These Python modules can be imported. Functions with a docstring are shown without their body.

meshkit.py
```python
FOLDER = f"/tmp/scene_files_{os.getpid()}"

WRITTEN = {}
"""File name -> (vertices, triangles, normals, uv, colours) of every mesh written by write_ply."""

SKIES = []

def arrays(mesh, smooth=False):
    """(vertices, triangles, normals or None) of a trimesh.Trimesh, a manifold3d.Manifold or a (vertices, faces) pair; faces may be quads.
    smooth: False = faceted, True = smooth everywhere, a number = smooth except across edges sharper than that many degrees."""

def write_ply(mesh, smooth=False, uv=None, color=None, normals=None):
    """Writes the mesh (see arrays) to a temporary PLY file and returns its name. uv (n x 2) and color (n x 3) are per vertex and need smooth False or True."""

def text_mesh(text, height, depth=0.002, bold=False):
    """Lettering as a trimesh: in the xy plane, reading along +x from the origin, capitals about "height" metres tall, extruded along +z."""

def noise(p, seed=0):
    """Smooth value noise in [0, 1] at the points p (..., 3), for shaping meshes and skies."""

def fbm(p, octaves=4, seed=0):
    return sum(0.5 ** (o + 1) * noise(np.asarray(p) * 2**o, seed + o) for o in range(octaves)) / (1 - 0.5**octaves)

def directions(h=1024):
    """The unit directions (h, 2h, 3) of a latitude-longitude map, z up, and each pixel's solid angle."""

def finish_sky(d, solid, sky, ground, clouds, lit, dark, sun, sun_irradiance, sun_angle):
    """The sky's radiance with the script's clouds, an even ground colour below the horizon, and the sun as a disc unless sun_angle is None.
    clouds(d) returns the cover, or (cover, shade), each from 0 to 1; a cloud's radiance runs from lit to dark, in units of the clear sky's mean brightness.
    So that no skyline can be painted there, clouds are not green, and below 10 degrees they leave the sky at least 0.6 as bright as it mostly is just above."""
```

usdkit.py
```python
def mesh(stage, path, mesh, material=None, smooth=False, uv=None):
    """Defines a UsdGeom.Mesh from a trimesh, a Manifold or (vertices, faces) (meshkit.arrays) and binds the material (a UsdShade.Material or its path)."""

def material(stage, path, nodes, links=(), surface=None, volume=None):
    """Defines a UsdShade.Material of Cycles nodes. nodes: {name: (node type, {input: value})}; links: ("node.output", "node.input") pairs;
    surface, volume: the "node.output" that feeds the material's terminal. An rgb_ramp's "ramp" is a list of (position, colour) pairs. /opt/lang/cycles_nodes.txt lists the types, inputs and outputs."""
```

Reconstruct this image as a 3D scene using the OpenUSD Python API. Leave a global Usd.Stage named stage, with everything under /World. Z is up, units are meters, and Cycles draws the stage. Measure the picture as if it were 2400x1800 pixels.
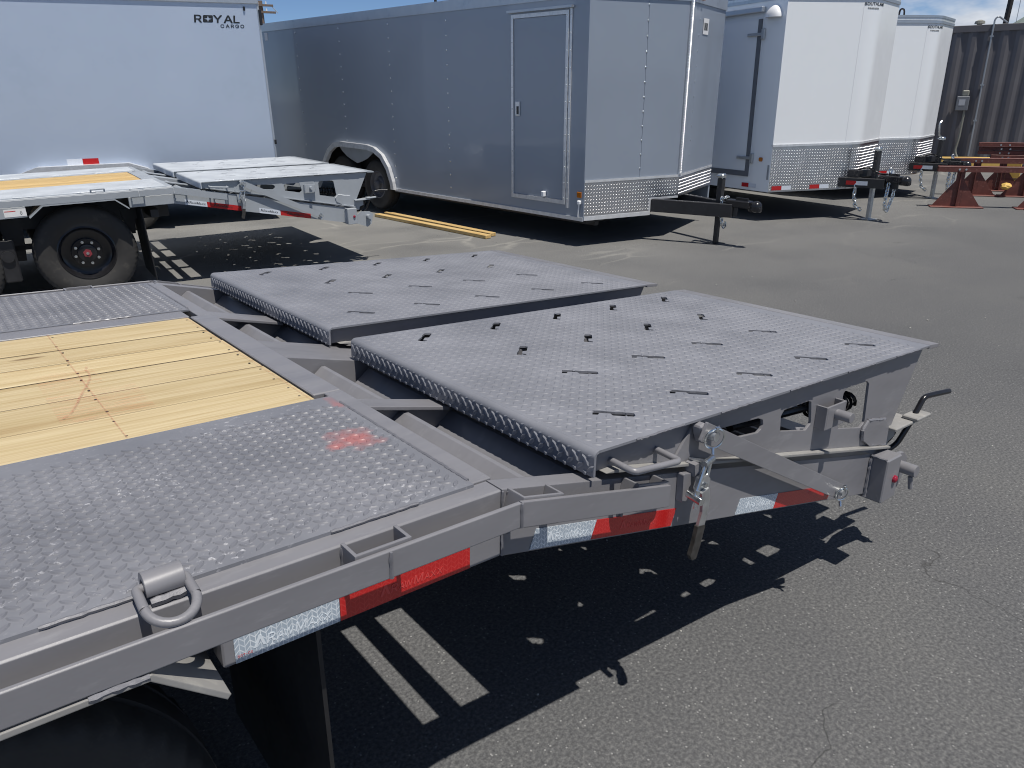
import math
import numpy as np
import trimesh
import shapely.geometry as sg
import shapely.affinity as sa
import meshkit, usdkit
from pxr import Usd, UsdGeom, UsdLux, UsdShade, Gf, Sdf

stage = Usd.Stage.CreateInMemory()
UsdGeom.SetStageUpAxis(stage, UsdGeom.Tokens.z)
UsdGeom.SetStageMetersPerUnit(stage, 1.0)
world = UsdGeom.Xform.Define(stage, '/World')
stage.SetDefaultPrim(world.GetPrim())
UsdGeom.Scope.Define(stage, '/World/Looks')
rng = np.random.default_rng(11)

# ------------------------------------------------------------------ camera
CAM = np.array([-0.7527, -0.9877, 1.5585])
CAMROT = np.array([[0.78086, -0.624521, -0.015203], [-0.236725, -0.273288, -0.932349], [0.578117, 0.731633, -0.36124]])      # rows: right, down, forward
cam = UsdGeom.Camera.Define(stage, '/World/camera')
F_PX = 1745.0
cam.CreateHorizontalApertureAttr(36.0)
cam.CreateVerticalApertureAttr(27.0)
cam.CreateFocalLengthAttr(36.0 * F_PX / 2400.0)
cam.CreateClippingRangeAttr(Gf.Vec2f(0.05, 5000))
_m = np.eye(4)
_m[0, :3], _m[1, :3], _m[2, :3], _m[3, :3] = CAMROT[0], -CAMROT[1], -CAMROT[2], CAM
cam.AddTransformOp().Set(Gf.Matrix4d(*_m.ravel().tolist()))
cam.CreateExposureAttr(0.0)

# ------------------------------------------------------------------ sky and sun
TO_SUN = np.array([0.02, -0.365, 1.0]); TO_SUN /= np.linalg.norm(TO_SUN)
sky = UsdLux.DomeLight.Define(stage, '/World/sky')
sky.GetPrim().SetCustomDataByKey('kind', 'structure')
sky_mat = usdkit.material(stage, '/World/Looks/sky_material', {
    'sky': ('sky_texture', {'sky_type': 'single_scattering', 'sun_disc': False, 'sun_elevation': float(math.asin(TO_SUN[2])),
                            'sun_rotation': float(math.atan2(TO_SUN[0], TO_SUN[1])), 'altitude': 4500.0, 'air_density': 1.0, 'aerosol_density': 0.05, 'ozone_density': 5.0}),
    'tc': ('texture_coordinate', {}),
        'map': ('mapping', {'scale': (1.0, 1.0, 2.6), 'location': (11.0, 2.0, 3.14)}),
    'n': ('noise_texture', {'scale': 3.4, 'detail': 7.0, 'roughness': 0.56, 'distortion': 0.1}),
    'r': ('rgb_ramp', {'ramp': [(0.0, (0, 0, 0)), (0.53, (0, 0, 0)), (0.63, (0.75, 0.75, 0.75)), (0.74, (1, 1, 1)), (1.0, (1, 1, 1))]}),
    'n2': ('noise_texture', {'scale': 9.0, 'detail': 5.0, 'roughness': 0.6}),
    'shade': ('rgb_ramp', {'ramp': [(0.3, (4.6, 5.0, 5.9)), (0.62, (9.5, 9.6, 9.8))]}),
    'mix': ('mix_color', {}),
    'bg': ('background_shader', {'strength': 0.09}),
}, [('tc.generated', 'map.vector'), ('map.vector', 'n.vector'), ('map.vector', 'n2.vector'),
    ('n.fac', 'r.fac'), ('n2.fac', 'shade.fac'), ('r.color', 'mix.fac'), ('sky.color', 'mix.a'), ('shade.color', 'mix.b'), ('mix.result', 'bg.color')],
    surface='bg.background')
UsdShade.MaterialBindingAPI.Apply(sky.GetPrim()).Bind(sky_mat)
sun = UsdLux.DistantLight.Define(stage, '/World/sun')
sun.CreateIntensityAttr(1.25)
sun.CreateAngleAttr(0.53)
sun.CreateColorAttr(Gf.Vec3f(1.0, 0.955, 0.89))
sun.CreateNormalizeAttr(True)
_z = TO_SUN; _x = np.cross([0, 1.0, 0.2], _z); _x /= np.linalg.norm(_x); _y = np.cross(_z, _x)
_s = np.eye(4); _s[0, :3], _s[1, :3], _s[2, :3] = _x, _y, _z
sun.AddTransformOp().Set(Gf.Matrix4d(*_s.ravel().tolist()))

# ------------------------------------------------------------------ helpers
_used = {}
def numbered(parent, name):
    k = (parent, name); n = _used.get(k, 0); _used[k] = n + 1
    return f'{parent}/{name}' if n == 0 else f'{parent}/{name}_{n:03d}'

def pathof(p):
    return '/World' if p is None else str(p.GetPath())

def tag(o, label=None, cat=None, group=None, kind=None):
    for k, v in (('label', label), ('category', cat), ('group', group), ('kind', kind)):
        if v: o.SetCustomDataByKey(k, v)
    return o

def thing(name, label, cat, mat=None, group=None, parent=None):
    x = UsdGeom.Xform.Define(stage, numbered(pathof(parent), name))
    if mat is not None: x.AddTransformOp().Set(Gf.Matrix4d(*np.asarray(mat, float).ravel().tolist()))
    return tag(x.GetPrim(), label, cat, group)

def pose(R=np.eye(3), t=(0, 0, 0)):
    m = np.eye(4); m[:3, :3] = np.asarray(R).T; m[3, :3] = t
    return m

def rz(deg):
    a = math.radians(deg); return np.array([[math.cos(a), -math.sin(a), 0], [math.sin(a), math.cos(a), 0], [0, 0, 1.0]])

def rx(deg):
    a = math.radians(deg); return np.array([[1.0, 0, 0], [0, math.cos(a), -math.sin(a)], [0, math.sin(a), math.cos(a)]])

def ry(deg):
    a = math.radians(deg); return np.array([[math.cos(a), 0, math.sin(a)], [0, 1.0, 0], [-math.sin(a), 0, math.cos(a)]])

def cat(*ms):
    out = []
    for m in ms:
        if isinstance(m, (list, tuple)): out += [x for x in m]
        else: out.append(m)
    return trimesh.util.concatenate(out)

def obj(name, mesh, mat, parent=None, label=None, category=None, group=None, kind=None, smooth=False):
    if isinstance(mesh, (list, tuple)): mesh = cat(*mesh)
    p = usdkit.mesh(stage, numbered(pathof(parent), name), mesh, mat, smooth=smooth).GetPrim()
    return tag(p, label, category, group, kind)

def bx(x0, x1, y0, y1, z0, z1, ch=0.0):
    x0, x1 = min(x0, x1), max(x0, x1); y0, y1 = min(y0, y1), max(y0, y1); z0, z1 = min(z0, z1), max(z0, z1)
    if ch <= 0:
        m = trimesh.creation.box(extents=(x1 - x0, y1 - y0, z1 - z0))
        m.apply_translation(((x0 + x1) / 2, (y0 + y1) / 2, (z0 + z1) / 2)); return m
    c = min(ch, (x1 - x0) * .45, (y1 - y0) * .45, (z1 - z0) * .45)
    P = []
    for sx in (0, 1):
        for sy in (0, 1):
            for sz in (0, 1):
                p = np.array([(x0, x1)[sx], (y0, y1)[sy], (z0, z1)[sz]]); s = np.array([1 - 2 * sx, 1 - 2 * sy, 1 - 2 * sz]) * c
                for k in range(3):
                    q = p + s; q[k] = p[k]; P.append(q)
    return trimesh.convex.convex_hull(np.array(P))

def xf(m, R=np.eye(3), t=(0, 0, 0)):
    m = m.copy(); T = np.eye(4); T[:3, :3] = R; T[:3, 3] = t
    m.apply_transform(T); return m

def extr(poly, h):
    return cat([trimesh.creation.extrude_polygon(g, h, engine='earcut') for g in getattr(poly, 'geoms', [poly])])

def prism(poly, axis, a, b, holes=()):
    """polygon in the two other axes, in order (x,z) for 'y', (y,z) for 'x', (x,y) for 'z', extruded from a to b"""
    if not hasattr(poly, 'exterior') and not hasattr(poly, 'geoms'): poly = sg.Polygon(poly, holes)
    m = extr(poly, abs(b - a)); v = m.vertices; lo = min(a, b)
    if axis == 'y': v = np.c_[v[:, 0], lo + v[:, 2], v[:, 1]]; flip = True
    elif axis == 'x': v = np.c_[lo + v[:, 2], v[:, 0], v[:, 1]]; flip = False
    else: v = np.c_[v[:, 0], v[:, 1], lo + v[:, 2]]; flip = False
    f = m.faces[:, ::-1] if flip else m.faces
    return trimesh.Trimesh(v, f, process=False)

def tube(pts, r, n=10, closed=False, caps=True):
    P = np.asarray(pts, float); r = np.broadcast_to(np.asarray(r, float), (len(P),))
    if closed: t = np.roll(P, -1, 0) - np.roll(P, 1, 0)
    else: t = np.gradient(P, axis=0)
    t /= np.linalg.norm(t, axis=1, keepdims=True)
    u = np.cross(t[0], [0.31, 0.22, 0.93]); u /= np.linalg.norm(u)
    V = []
    for i in range(len(P)):
        u = u - t[i] * (u @ t[i]); u /= np.linalg.norm(u); w = np.cross(t[i], u)
        a = np.arange(n) / n * 2 * np.pi
        V.append(P[i] + r[i] * (np.cos(a)[:, None] * u + np.sin(a)[:, None] * w))
    V = np.concatenate(V); F = []; m = len(P)
    for i in range(m if closed else m - 1):
        j = (i + 1) % m
        for k in range(n):
            k2 = (k + 1) % n
            F += [(i * n + k, i * n + k2, j * n + k2), (i * n + k, j * n + k2, j * n + k)]
    if caps and not closed:
        c0 = len(V); V = np.vstack([V, P[0], P[-1]])
        for k in range(n):
            k2 = (k + 1) % n
            F += [(c0, k2, k), (c0 + 1, (m - 1) * n + k, (m - 1) * n + k2)]
    return trimesh.Trimesh(V, np.array(F), process=False)

def cyl(a, b, r, n=16): return tube([a, b], r, n)

def bend(pts, rad=0.02, n=5):
    """polyline with rounded corners"""
    P = [np.asarray(p, float) for p in pts]; out = [P[0]]
    for i in range(1, len(P) - 1):
        a, b, c = P[i - 1], P[i], P[i + 1]
        d1 = (a - b) / np.linalg.norm(a - b); d2 = (c - b) / np.linalg.norm(c - b)
        p, q = b + d1 * rad, b + d2 * rad
        for s in np.linspace(0, 1, n): out.append((1 - s) ** 2 * p + 2 * s * (1 - s) * b + s * s * q)
    out.append(P[-1]); return np.array(out)

def bead(a, b, r=0.004, step=0.008, seed=0):
    """a lumpy weld bead"""
    a, b = np.asarray(a, float), np.asarray(b, float); n = max(3, int(np.linalg.norm(b - a) / step)); g = np.random.default_rng(seed)
    s = np.linspace(0, 1, n); P = a + (b - a) * s[:, None] + g.normal(0, r * .13, (n, 3))
    return tube(P, r * (0.85 + 0.3 * np.sin(np.arange(n) * 1.9) ** 2 + g.normal(0, .07, n)), 6)

def revolve(prof, c, axis='y', n=40):
    """profile of (offset along the axis, radius) turned about an axis through c"""
    prof = np.asarray(prof, float); a = np.arange(n) / n * 2 * np.pi; V = []
    for o, r in prof:
        if axis == 'y': V.append(np.c_[r * np.cos(a), np.full(n, o), r * np.sin(a)])
        elif axis == 'x': V.append(np.c_[np.full(n, o), r * np.cos(a), r * np.sin(a)])
        else: V.append(np.c_[r * np.cos(a), r * np.sin(a), np.full(n, o)])
    V = np.concatenate(V) + np.asarray(c, float); F = []
    for i in range(len(prof) - 1):
        for k in range(n):
            k2 = (k + 1) % n
            F += [(i * n + k, i * n + k2, (i + 1) * n + k2), (i * n + k, (i + 1) * n + k2, (i + 1) * n + k)]
    m = trimesh.Trimesh(V, np.array(F), process=False)
    if axis == 'y': return m
    m.faces = m.faces[:, ::-1]; return m

def stamps(template, pos, frames):
    """copies of a template mesh (V, F) at pos with 3x3 frames (columns are the local axes)"""
    V, F = template; pos = np.asarray(pos); frames = np.asarray(frames)
    W = np.einsum('nij,vj->nvi', frames, V) + pos[:, None, :]
    G = F[None] + (np.arange(len(pos)) * len(V))[:, None, None]
    return trimesh.Trimesh(W.reshape(-1, 3), G.reshape(-1, 3), process=False)

def lozenge(L=0.028, w=0.0088, h=0.0016):
    t = np.array([-1, -.55, 0, .55]); o = [(-1, 0), (-.55, -.8), (0, -1), (.55, -.8), (1, 0), (.55, .8), (0, 1), (-.55, .8)]
    base = np.array([(a * L / 2, b * w / 2, -0.0003) for a, b in o]); top = np.array([(a * L / 2 * .74, b * w / 2 * .55, h) for a, b in o])
    V = np.vstack([base, top, [[0, 0, h * 1.12]]]); F = []
    for k in range(8):
        k2 = (k + 1) % 8; F += [(k, k2, 8 + k2), (k, 8 + k2, 8 + k), (8 + k, 8 + k2, 16)]
    return V, np.array(F)
LOZ = lozenge()

def face_text(s, height, origin, xdir, ydir, depth=0.0006, bold=True, sx=1.0, shear=0.0):
    m = meshkit.text_mesh(s, height, depth, bold); v = m.vertices.copy()
    v[:, 0] = v[:, 0] * sx + v[:, 1] * shear
    xd, yd = np.asarray(xdir, float), np.asarray(ydir, float); xd /= np.linalg.norm(xd); yd /= np.linalg.norm(yd); zd = np.cross(xd, yd)
    return trimesh.Trimesh(np.asarray(origin) + v[:, :1] * xd + v[:, 1:2] * yd + v[:, 2:] * zd, m.faces, process=False)

# ------------------------------------------------------------------ materials
def mat(name, nodes, links, surface='p.BSDF'):
    return usdkit.material(stage, '/World/Looks/' + name, nodes, links, surface=surface)

def paint(name, col, rough=0.35, var=0.10, scale=4.0, metallic=0.0, bump=0.0, bscale=60.0, bevel=0.0, spec=0.5, coat=0.0, scuff=None, scuff_amt=0.0, scuff_scale=30.0, stretch=(1, 1, 1)):
    c = np.array(col)
    n = {'tc': ('texture_coordinate', {}), 'mp': ('mapping', {'scale': stretch}), 'n': ('noise_texture', {'scale': scale, 'detail': 6.0, 'roughness': 0.6}),
         'r': ('rgb_ramp', {'ramp': [(0.25, tuple(c * (1 - var))), (0.75, tuple(np.minimum(c * (1 + var), 1)))]}),
         'rr': ('map_range', {'from_min': 0.3, 'from_max': 0.7, 'to_min': rough * 0.82, 'to_max': min(1.0, rough * 1.2)}),
         'p': ('principled_bsdf', {'metallic': metallic, 'specular_ior_level': spec, 'coat_weight': coat, 'coat_roughness': 0.08})}
    l = [('tc.object', 'mp.vector'), ('mp.vector', 'n.vector'), ('n.fac', 'r.fac'), ('n.fac', 'rr.value'), ('rr.result', 'p.roughness')]
    last = 'r.color'
    if scuff is not None:
        n['sn'] = ('noise_texture', {'scale': scuff_scale, 'detail': 9.0, 'roughness': 0.72})
        n['sr'] = ('rgb_ramp', {'ramp': [(0.0, (0, 0, 0)), (0.56, (0, 0, 0)), (0.70, (scuff_amt,) * 3), (1.0, (scuff_amt,) * 3)]})
        n['sm'] = ('mix_color', {'b': tuple(scuff)})
        l += [('mp.vector', 'sn.vector'), ('sn.fac', 'sr.fac'), ('sr.color', 'sm.fac'), (last, 'sm.a')]; last = 'sm.result'
    l.append((last, 'p.base_color'))
    nrm = None
    if bevel > 0:
        n['bv'] = ('bevel', {'radius': bevel, 'samples': 4}); nrm = 'bv.bevel'
    if bump > 0:
        n['bn'] = ('noise_texture', {'scale': bscale, 'detail': 3.0}); n['bp'] = ('bump', {'strength': bump, 'distance': 0.002})
        l += [('tc.object', 'bn.vector'), ('bn.fac', 'bp.height')]
        if nrm: l.append((nrm, 'bp.normal'))
        nrm = 'bp.normal'
    if nrm: l.append((nrm, 'p.normal'))
    return mat(name, n, l)

grey = (0.19, 0.188, 0.200)
steel = paint('grey_trailer_paint', grey, rough=0.36, var=0.10, scale=5, bump=0.03, bscale=220, bevel=0.0025, scuff=(0.30, 0.30, 0.31), scuff_amt=0.35, scuff_scale=14, stretch=(0.6, 2, 2))
steel_pale = paint('pale_grey_trailer_paint', (0.25, 0.245, 0.235), rough=0.6, var=0.18, scale=9, bevel=0.0025, scuff=(0.36, 0.35, 0.32), scuff_amt=0.6, scuff_scale=22)  # paler, rougher trailer grey for fenders, ramp flanges and latch plate
silver = paint('silver_trailer_paint', (0.32, 0.345, 0.37), rough=0.34, var=0.06, scale=5, bump=0.02, bscale=200)
weld_mat = paint('painted_weld', (0.15, 0.15, 0.165), rough=0.42, var=0.15, scale=60, bump=0.12, bscale=300)
weld_silver = paint('silver_weld', (0.5, 0.52, 0.54), rough=0.2, var=0.15, scale=60)
zinc = paint('zinc_plated_steel', (0.70, 0.73, 0.74), rough=0.24, var=0.12, scale=40, metallic=1.0, bump=0.1, bscale=300)
zinc_dull = paint('dull_galvanised_steel', (0.52, 0.53, 0.53), rough=0.42, var=0.15, scale=30, metallic=0.85)
rubber = paint('tyre_rubber', (0.028, 0.027, 0.026), rough=0.75, var=0.25, scale=18, bump=0.3, bscale=140, scuff=(0.075, 0.07, 0.062), scuff_amt=0.7, scuff_scale=9)
black_rubber = paint('black_rubber_sheet', (0.011, 0.011, 0.012), rough=0.6, var=0.2, scale=10)
black = paint('black_gloss_paint', (0.014, 0.014, 0.016), rough=0.22, var=0.2, scale=10)
black_dull = paint('black_frame_paint', (0.02, 0.02, 0.022), rough=0.45, var=0.3, scale=12, scuff=(0.08, 0.08, 0.08), scuff_amt=0.3, scuff_scale=16)
charcoal = paint('charcoal_aluminium_skin', (0.29, 0.33, 0.39), rough=0.45, var=0.04, scale=1.2, bump=0.10, bscale=1.4, coat=0.45, metallic=0.25)
nose_grey = charcoal
royal_skin = paint('silver_aluminium_skin', (0.47, 0.54, 0.65), rough=0.38, var=0.03, scale=0.8, metallic=0.35, bump=0.10, bscale=1.1, coat=0.3)
white_skin = paint('white_aluminium_skin', (0.80, 0.82, 0.83), rough=0.28, var=0.015, scale=1.0, bump=0.03, bscale=2.0, coat=0.2)
alu = paint('mill_aluminium_trim', (0.70, 0.71, 0.72), rough=0.33, var=0.06, scale=12, metallic=0.45)
alu_dark = paint('weathered_aluminium_trim', (0.50, 0.53, 0.56), rough=0.4, var=0.08, scale=6, metallic=0.75)
atp = paint('bright_tread_aluminium', (0.62, 0.62, 0.63), rough=0.24, var=0.06, scale=3.0, metallic=1.0, bump=0.06, bscale=9)
atp_high = paint('glint_tread_tops', (0.70, 0.70, 0.71), rough=0.3, var=0.05, metallic=0.9)  # lighter than the guard sheet, painting sun glints onto the raised tops
white_plastic = paint('white_plastic', (0.78, 0.79, 0.80), rough=0.4, var=0.02)
door_seal = paint('dark_door_seal', (0.13, 0.14, 0.155), rough=0.6, var=0.1)
red_lens = paint('red_reflector', (0.42, 0.018, 0.02), rough=0.15, var=0.12, scale=60)
amber_lens = paint('amber_lens', (0.42, 0.13, 0.01), rough=0.2, var=0.1, scale=60)
dark_lens = paint('dark_red_marker_lens', (0.25, 0.012, 0.03), rough=0.1, var=0.1)
print_black = paint('black_vinyl_lettering', (0.012, 0.016, 0.02), rough=0.5, var=0.0)
print_white = paint('white_vinyl_lettering', (0.66, 0.71, 0.75), rough=0.4, var=0.0)
print_red = paint('red_vinyl_lettering', (0.55, 0.05, 0.05), rough=0.4, var=0.0)
print_pale_red = paint('pale_red_lettering', (0.60, 0.065, 0.06), rough=0.4, var=0.0)
sticker = paint('white_sticker', (0.72, 0.72, 0.72), rough=0.5, var=0.03)
pink_sticker = paint('faded_warning_sticker', (0.62, 0.42, 0.45), rough=0.5, var=0.15, scale=50)
chalk_grey = paint('grey_chalk_writing', (0.16, 0.14, 0.15), rough=0.8, var=0.3, scale=120)
oxide = paint('red_oxide_primer', (0.135, 0.042, 0.032), rough=0.55, var=0.25, scale=8, scuff=(0.34, 0.16, 0.13), scuff_amt=0.5, scuff_scale=25)
yellow = paint('yellow_lumber_paint', (0.62, 0.40, 0.10), rough=0.6, var=0.15, scale=6, scuff=(0.70, 0.52, 0.2), scuff_amt=0.5)
cont_paint = paint('dark_container_paint', (0.105, 0.102, 0.112), rough=0.6, var=0.18, scale=1.5, scuff=(0.09, 0.085, 0.085), scuff_amt=0.35, scuff_scale=6)
conduit_grey = paint('grey_conduit', (0.34, 0.36, 0.38), rough=0.4, var=0.08, metallic=0.5)
box_grey = paint('grey_meter_box', (0.16, 0.17, 0.19), rough=0.45, var=0.1)
box_pale = paint('pale_meter_label', (0.40, 0.42, 0.46), rough=0.5, var=0.1, scale=60)
olive_box = paint('weathered_fitting', (0.22, 0.22, 0.19), rough=0.6, var=0.1)
pole_wood = paint('weathered_pole_wood', (0.16, 0.12, 0.095), rough=0.9, var=0.3, scale=4, stretch=(4, 4, .3))
pole_black = paint('black_mast_paint', (0.018, 0.016, 0.016), rough=0.6, var=0.3, scale=4)

def tape_material(name, base, line, scale):
    """retro-reflective sheeting: a fine zigzag cell print"""
    n = {'tc': ('texture_coordinate', {}), 's': ('separate_xyz', {}),
         'zm': ('math', {'math_type': 'multiply', 'value2': 1.0}),
         'pp': ('math', {'math_type': 'pingpong', 'value2': 0.0085}),
         'a': ('math', {'math_type': 'add'}), 'sc': ('math', {'math_type': 'multiply', 'value2': 1 / 0.0105}), 'fr': ('math', {'math_type': 'fraction'}),
         'lt': ('math', {'math_type': 'less_than', 'value2': 0.22}),
         'xs': ('math', {'math_type': 'multiply', 'value2': 1 / 0.0085}), 'xf': ('math', {'math_type': 'fraction'}), 'xl': ('math', {'math_type': 'less_than', 'value2': 0.14}),
         'mx': ('math', {'math_type': 'maximum'}),
         'nz': ('noise_texture', {'scale': 40.0, 'detail': 3.0}), 'nr': ('map_range', {'from_min': 0.3, 'from_max': 0.7, 'to_min': 0.3, 'to_max': 1.0}),
         'am': ('math', {'math_type': 'multiply'}),
         'mix': ('mix_color', {'a': base, 'b': line}), 'p': ('principled_bsdf', {'roughness': 0.22, 'coat_weight': 0.4})}
    l = [('tc.object', 's.vector'), ('s.x', 'pp.value1'), ('pp.value', 'a.value1'), ('s.z', 'a.value2'), ('a.value', 'sc.value1'), ('sc.value', 'fr.value1'), ('fr.value', 'lt.value1'),
         ('s.x', 'xs.value1'), ('xs.value', 'xf.value1'), ('xf.value', 'xl.value1'), ('lt.value', 'mx.value1'), ('xl.value', 'mx.value2'),
         ('tc.object', 'nz.vector'), ('nz.fac', 'nr.value'), ('mx.value', 'am.value1'), ('nr.result', 'am.value2'), ('am.value', 'mix.fac'), ('mix.result', 'p.base_color')]
    del n['zm']
    return mat(name, n, l)
tape_white = tape_material('white_reflective_tape', (0.36, 0.42, 0.48), (0.80, 0.84, 0.86), 1)
tape_red = tape_material('red_reflective_tape', (0.46, 0.012, 0.012), (0.56, 0.04, 0.035), 1)
tape_plain_white = paint('plain_white_reflective_tape', (0.60, 0.64, 0.70), rough=0.3, var=0.05, scale=60)

# tread plate paint: scuffed high spots, the orange-red spray mark near the rear corner of the near plate
def tread_material(name, base, scuff, amt, spray=None):
    n = {'tc': ('texture_coordinate', {}), 'n': ('noise_texture', {'scale': 3.5, 'detail': 6.0, 'roughness': 0.62}),
         'r': ('rgb_ramp', {'ramp': [(0.3, tuple(np.array(base) * .84)), (0.5, base), (0.7, tuple(np.array(base) * 1.16))]}),
         'mp': ('mapping', {'scale': (1.0, 1.6, 1.0), 'rotation': (0, 0, 0.7)}),
         's1': ('noise_texture', {'scale': 60.0, 'detail': 6.0, 'roughness': 0.75}), 's2': ('noise_texture', {'scale': 4.5, 'detail': 4.0}),
         'm1': ('map_range', {'from_min': 0.57, 'from_max': 0.66, 'clamp': True}), 'm2': ('map_range', {'from_min': 0.42, 'from_max': 0.66, 'clamp': True}),
         'mm': ('math', {'math_type': 'multiply'}), 'ma': ('math', {'math_type': 'multiply', 'value2': amt}), 'sm': ('mix_color', {'b': scuff}),
         'rough': ('map_range', {'from_min': 0.3, 'from_max': 0.7, 'to_min': 0.34, 'to_max': 0.52}),
         'bn': ('noise_texture', {'scale': 120.0, 'detail': 4.0}), 'bp': ('bump', {'strength': 0.12, 'distance': 0.002}), 'p': ('principled_bsdf', {'specular_ior_level': 0.5})}
    l = [('tc.object', 'n.vector'), ('n.fac', 'r.fac'), ('tc.object', 'mp.vector'), ('mp.vector', 's1.vector'), ('tc.object', 's2.vector'), ('s1.fac', 'm1.value'), ('s2.fac', 'm2.value'),
         ('m1.result', 'mm.value1'), ('m2.result', 'mm.value2'), ('mm.value', 'ma.value1'), ('ma.value', 'sm.fac'), ('r.color', 'sm.a'), ('n.fac', 'rough.value'), ('rough.result', 'p.roughness'),
         ('tc.object', 'bn.vector'), ('bn.fac', 'bp.height'), ('bp.normal', 'p.normal')]
    last = 'sm.result'
    if spray:
        for i, (x, y, sx, sy, a) in enumerate(spray):
            n[f'v{i}'] = ('mapping', {'location': (-x / sx, -y / sy, 0.0), 'scale': (1 / sx, 1 / sy, 0.0)}); n[f'l{i}'] = ('vector_math', {'math_type': 'length'})
            n[f'd{i}'] = ('noise_texture', {'scale': 22.0, 'detail': 4.0}); n[f'e{i}'] = ('math', {'math_type': 'multiply_add', 'value2': 1.6, 'value3': -0.8})
            n[f'f{i}'] = ('math', {'math_type': 'add'}); n[f'g{i}'] = ('map_range', {'from_min': 0.25, 'from_max': 1.0, 'to_min': a, 'to_max': 0.0, 'clamp': True}); n[f'h{i}'] = ('mix_color', {'b': (0.42, 0.115, 0.10)})
            l += [('tc.object', f'v{i}.vector'), (f'v{i}.vector', f'l{i}.vector1'), ('tc.object', f'd{i}.vector'), (f'd{i}.fac', f'e{i}.value1'), (f'e{i}.value', f'f{i}.value1'), (f'l{i}.value', f'f{i}.value2'),
                  (f'f{i}.value', f'g{i}.value'), (f'g{i}.result', f'h{i}.fac'), (last, f'h{i}.a')]
            last = f'h{i}.result'
    l.append((last, 'p.base_color'))
    return mat(name, n, l)
tread_paint = tread_material('grey_tread_plate_paint', (0.172, 0.176, 0.194), (0.52, 0.52, 0.54), 0.9, spray=[(-0.115, 0.37, 0.060, 0.070, 0.62), (-0.165, 0.36, 0.030, 0.028, 0.5), (-0.05, 0.60, 0.02, 0.06, 0.4)])
loz_paint = tread_material('grey_tread_pattern_paint', (0.152, 0.155, 0.172), (0.56, 0.56, 0.58), 0.9, spray=[(-0.115, 0.37, 0.060, 0.070, 0.62), (-0.165, 0.36, 0.030, 0.028, 0.5), (-0.05, 0.60, 0.02, 0.06, 0.4)])
ramp_loz = tread_material('grey_ramp_pattern_paint', (0.184, 0.189, 0.210), (0.36, 0.37, 0.41), 0.25)
ramp_paint = tread_material('grey_ramp_tread_paint', (0.192, 0.197, 0.218), (0.36, 0.37, 0.41), 0.25)
tread_silver = tread_material('silver_tread_plate_paint', (0.46, 0.49, 0.52), (0.62, 0.64, 0.66), 0.5)

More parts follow.
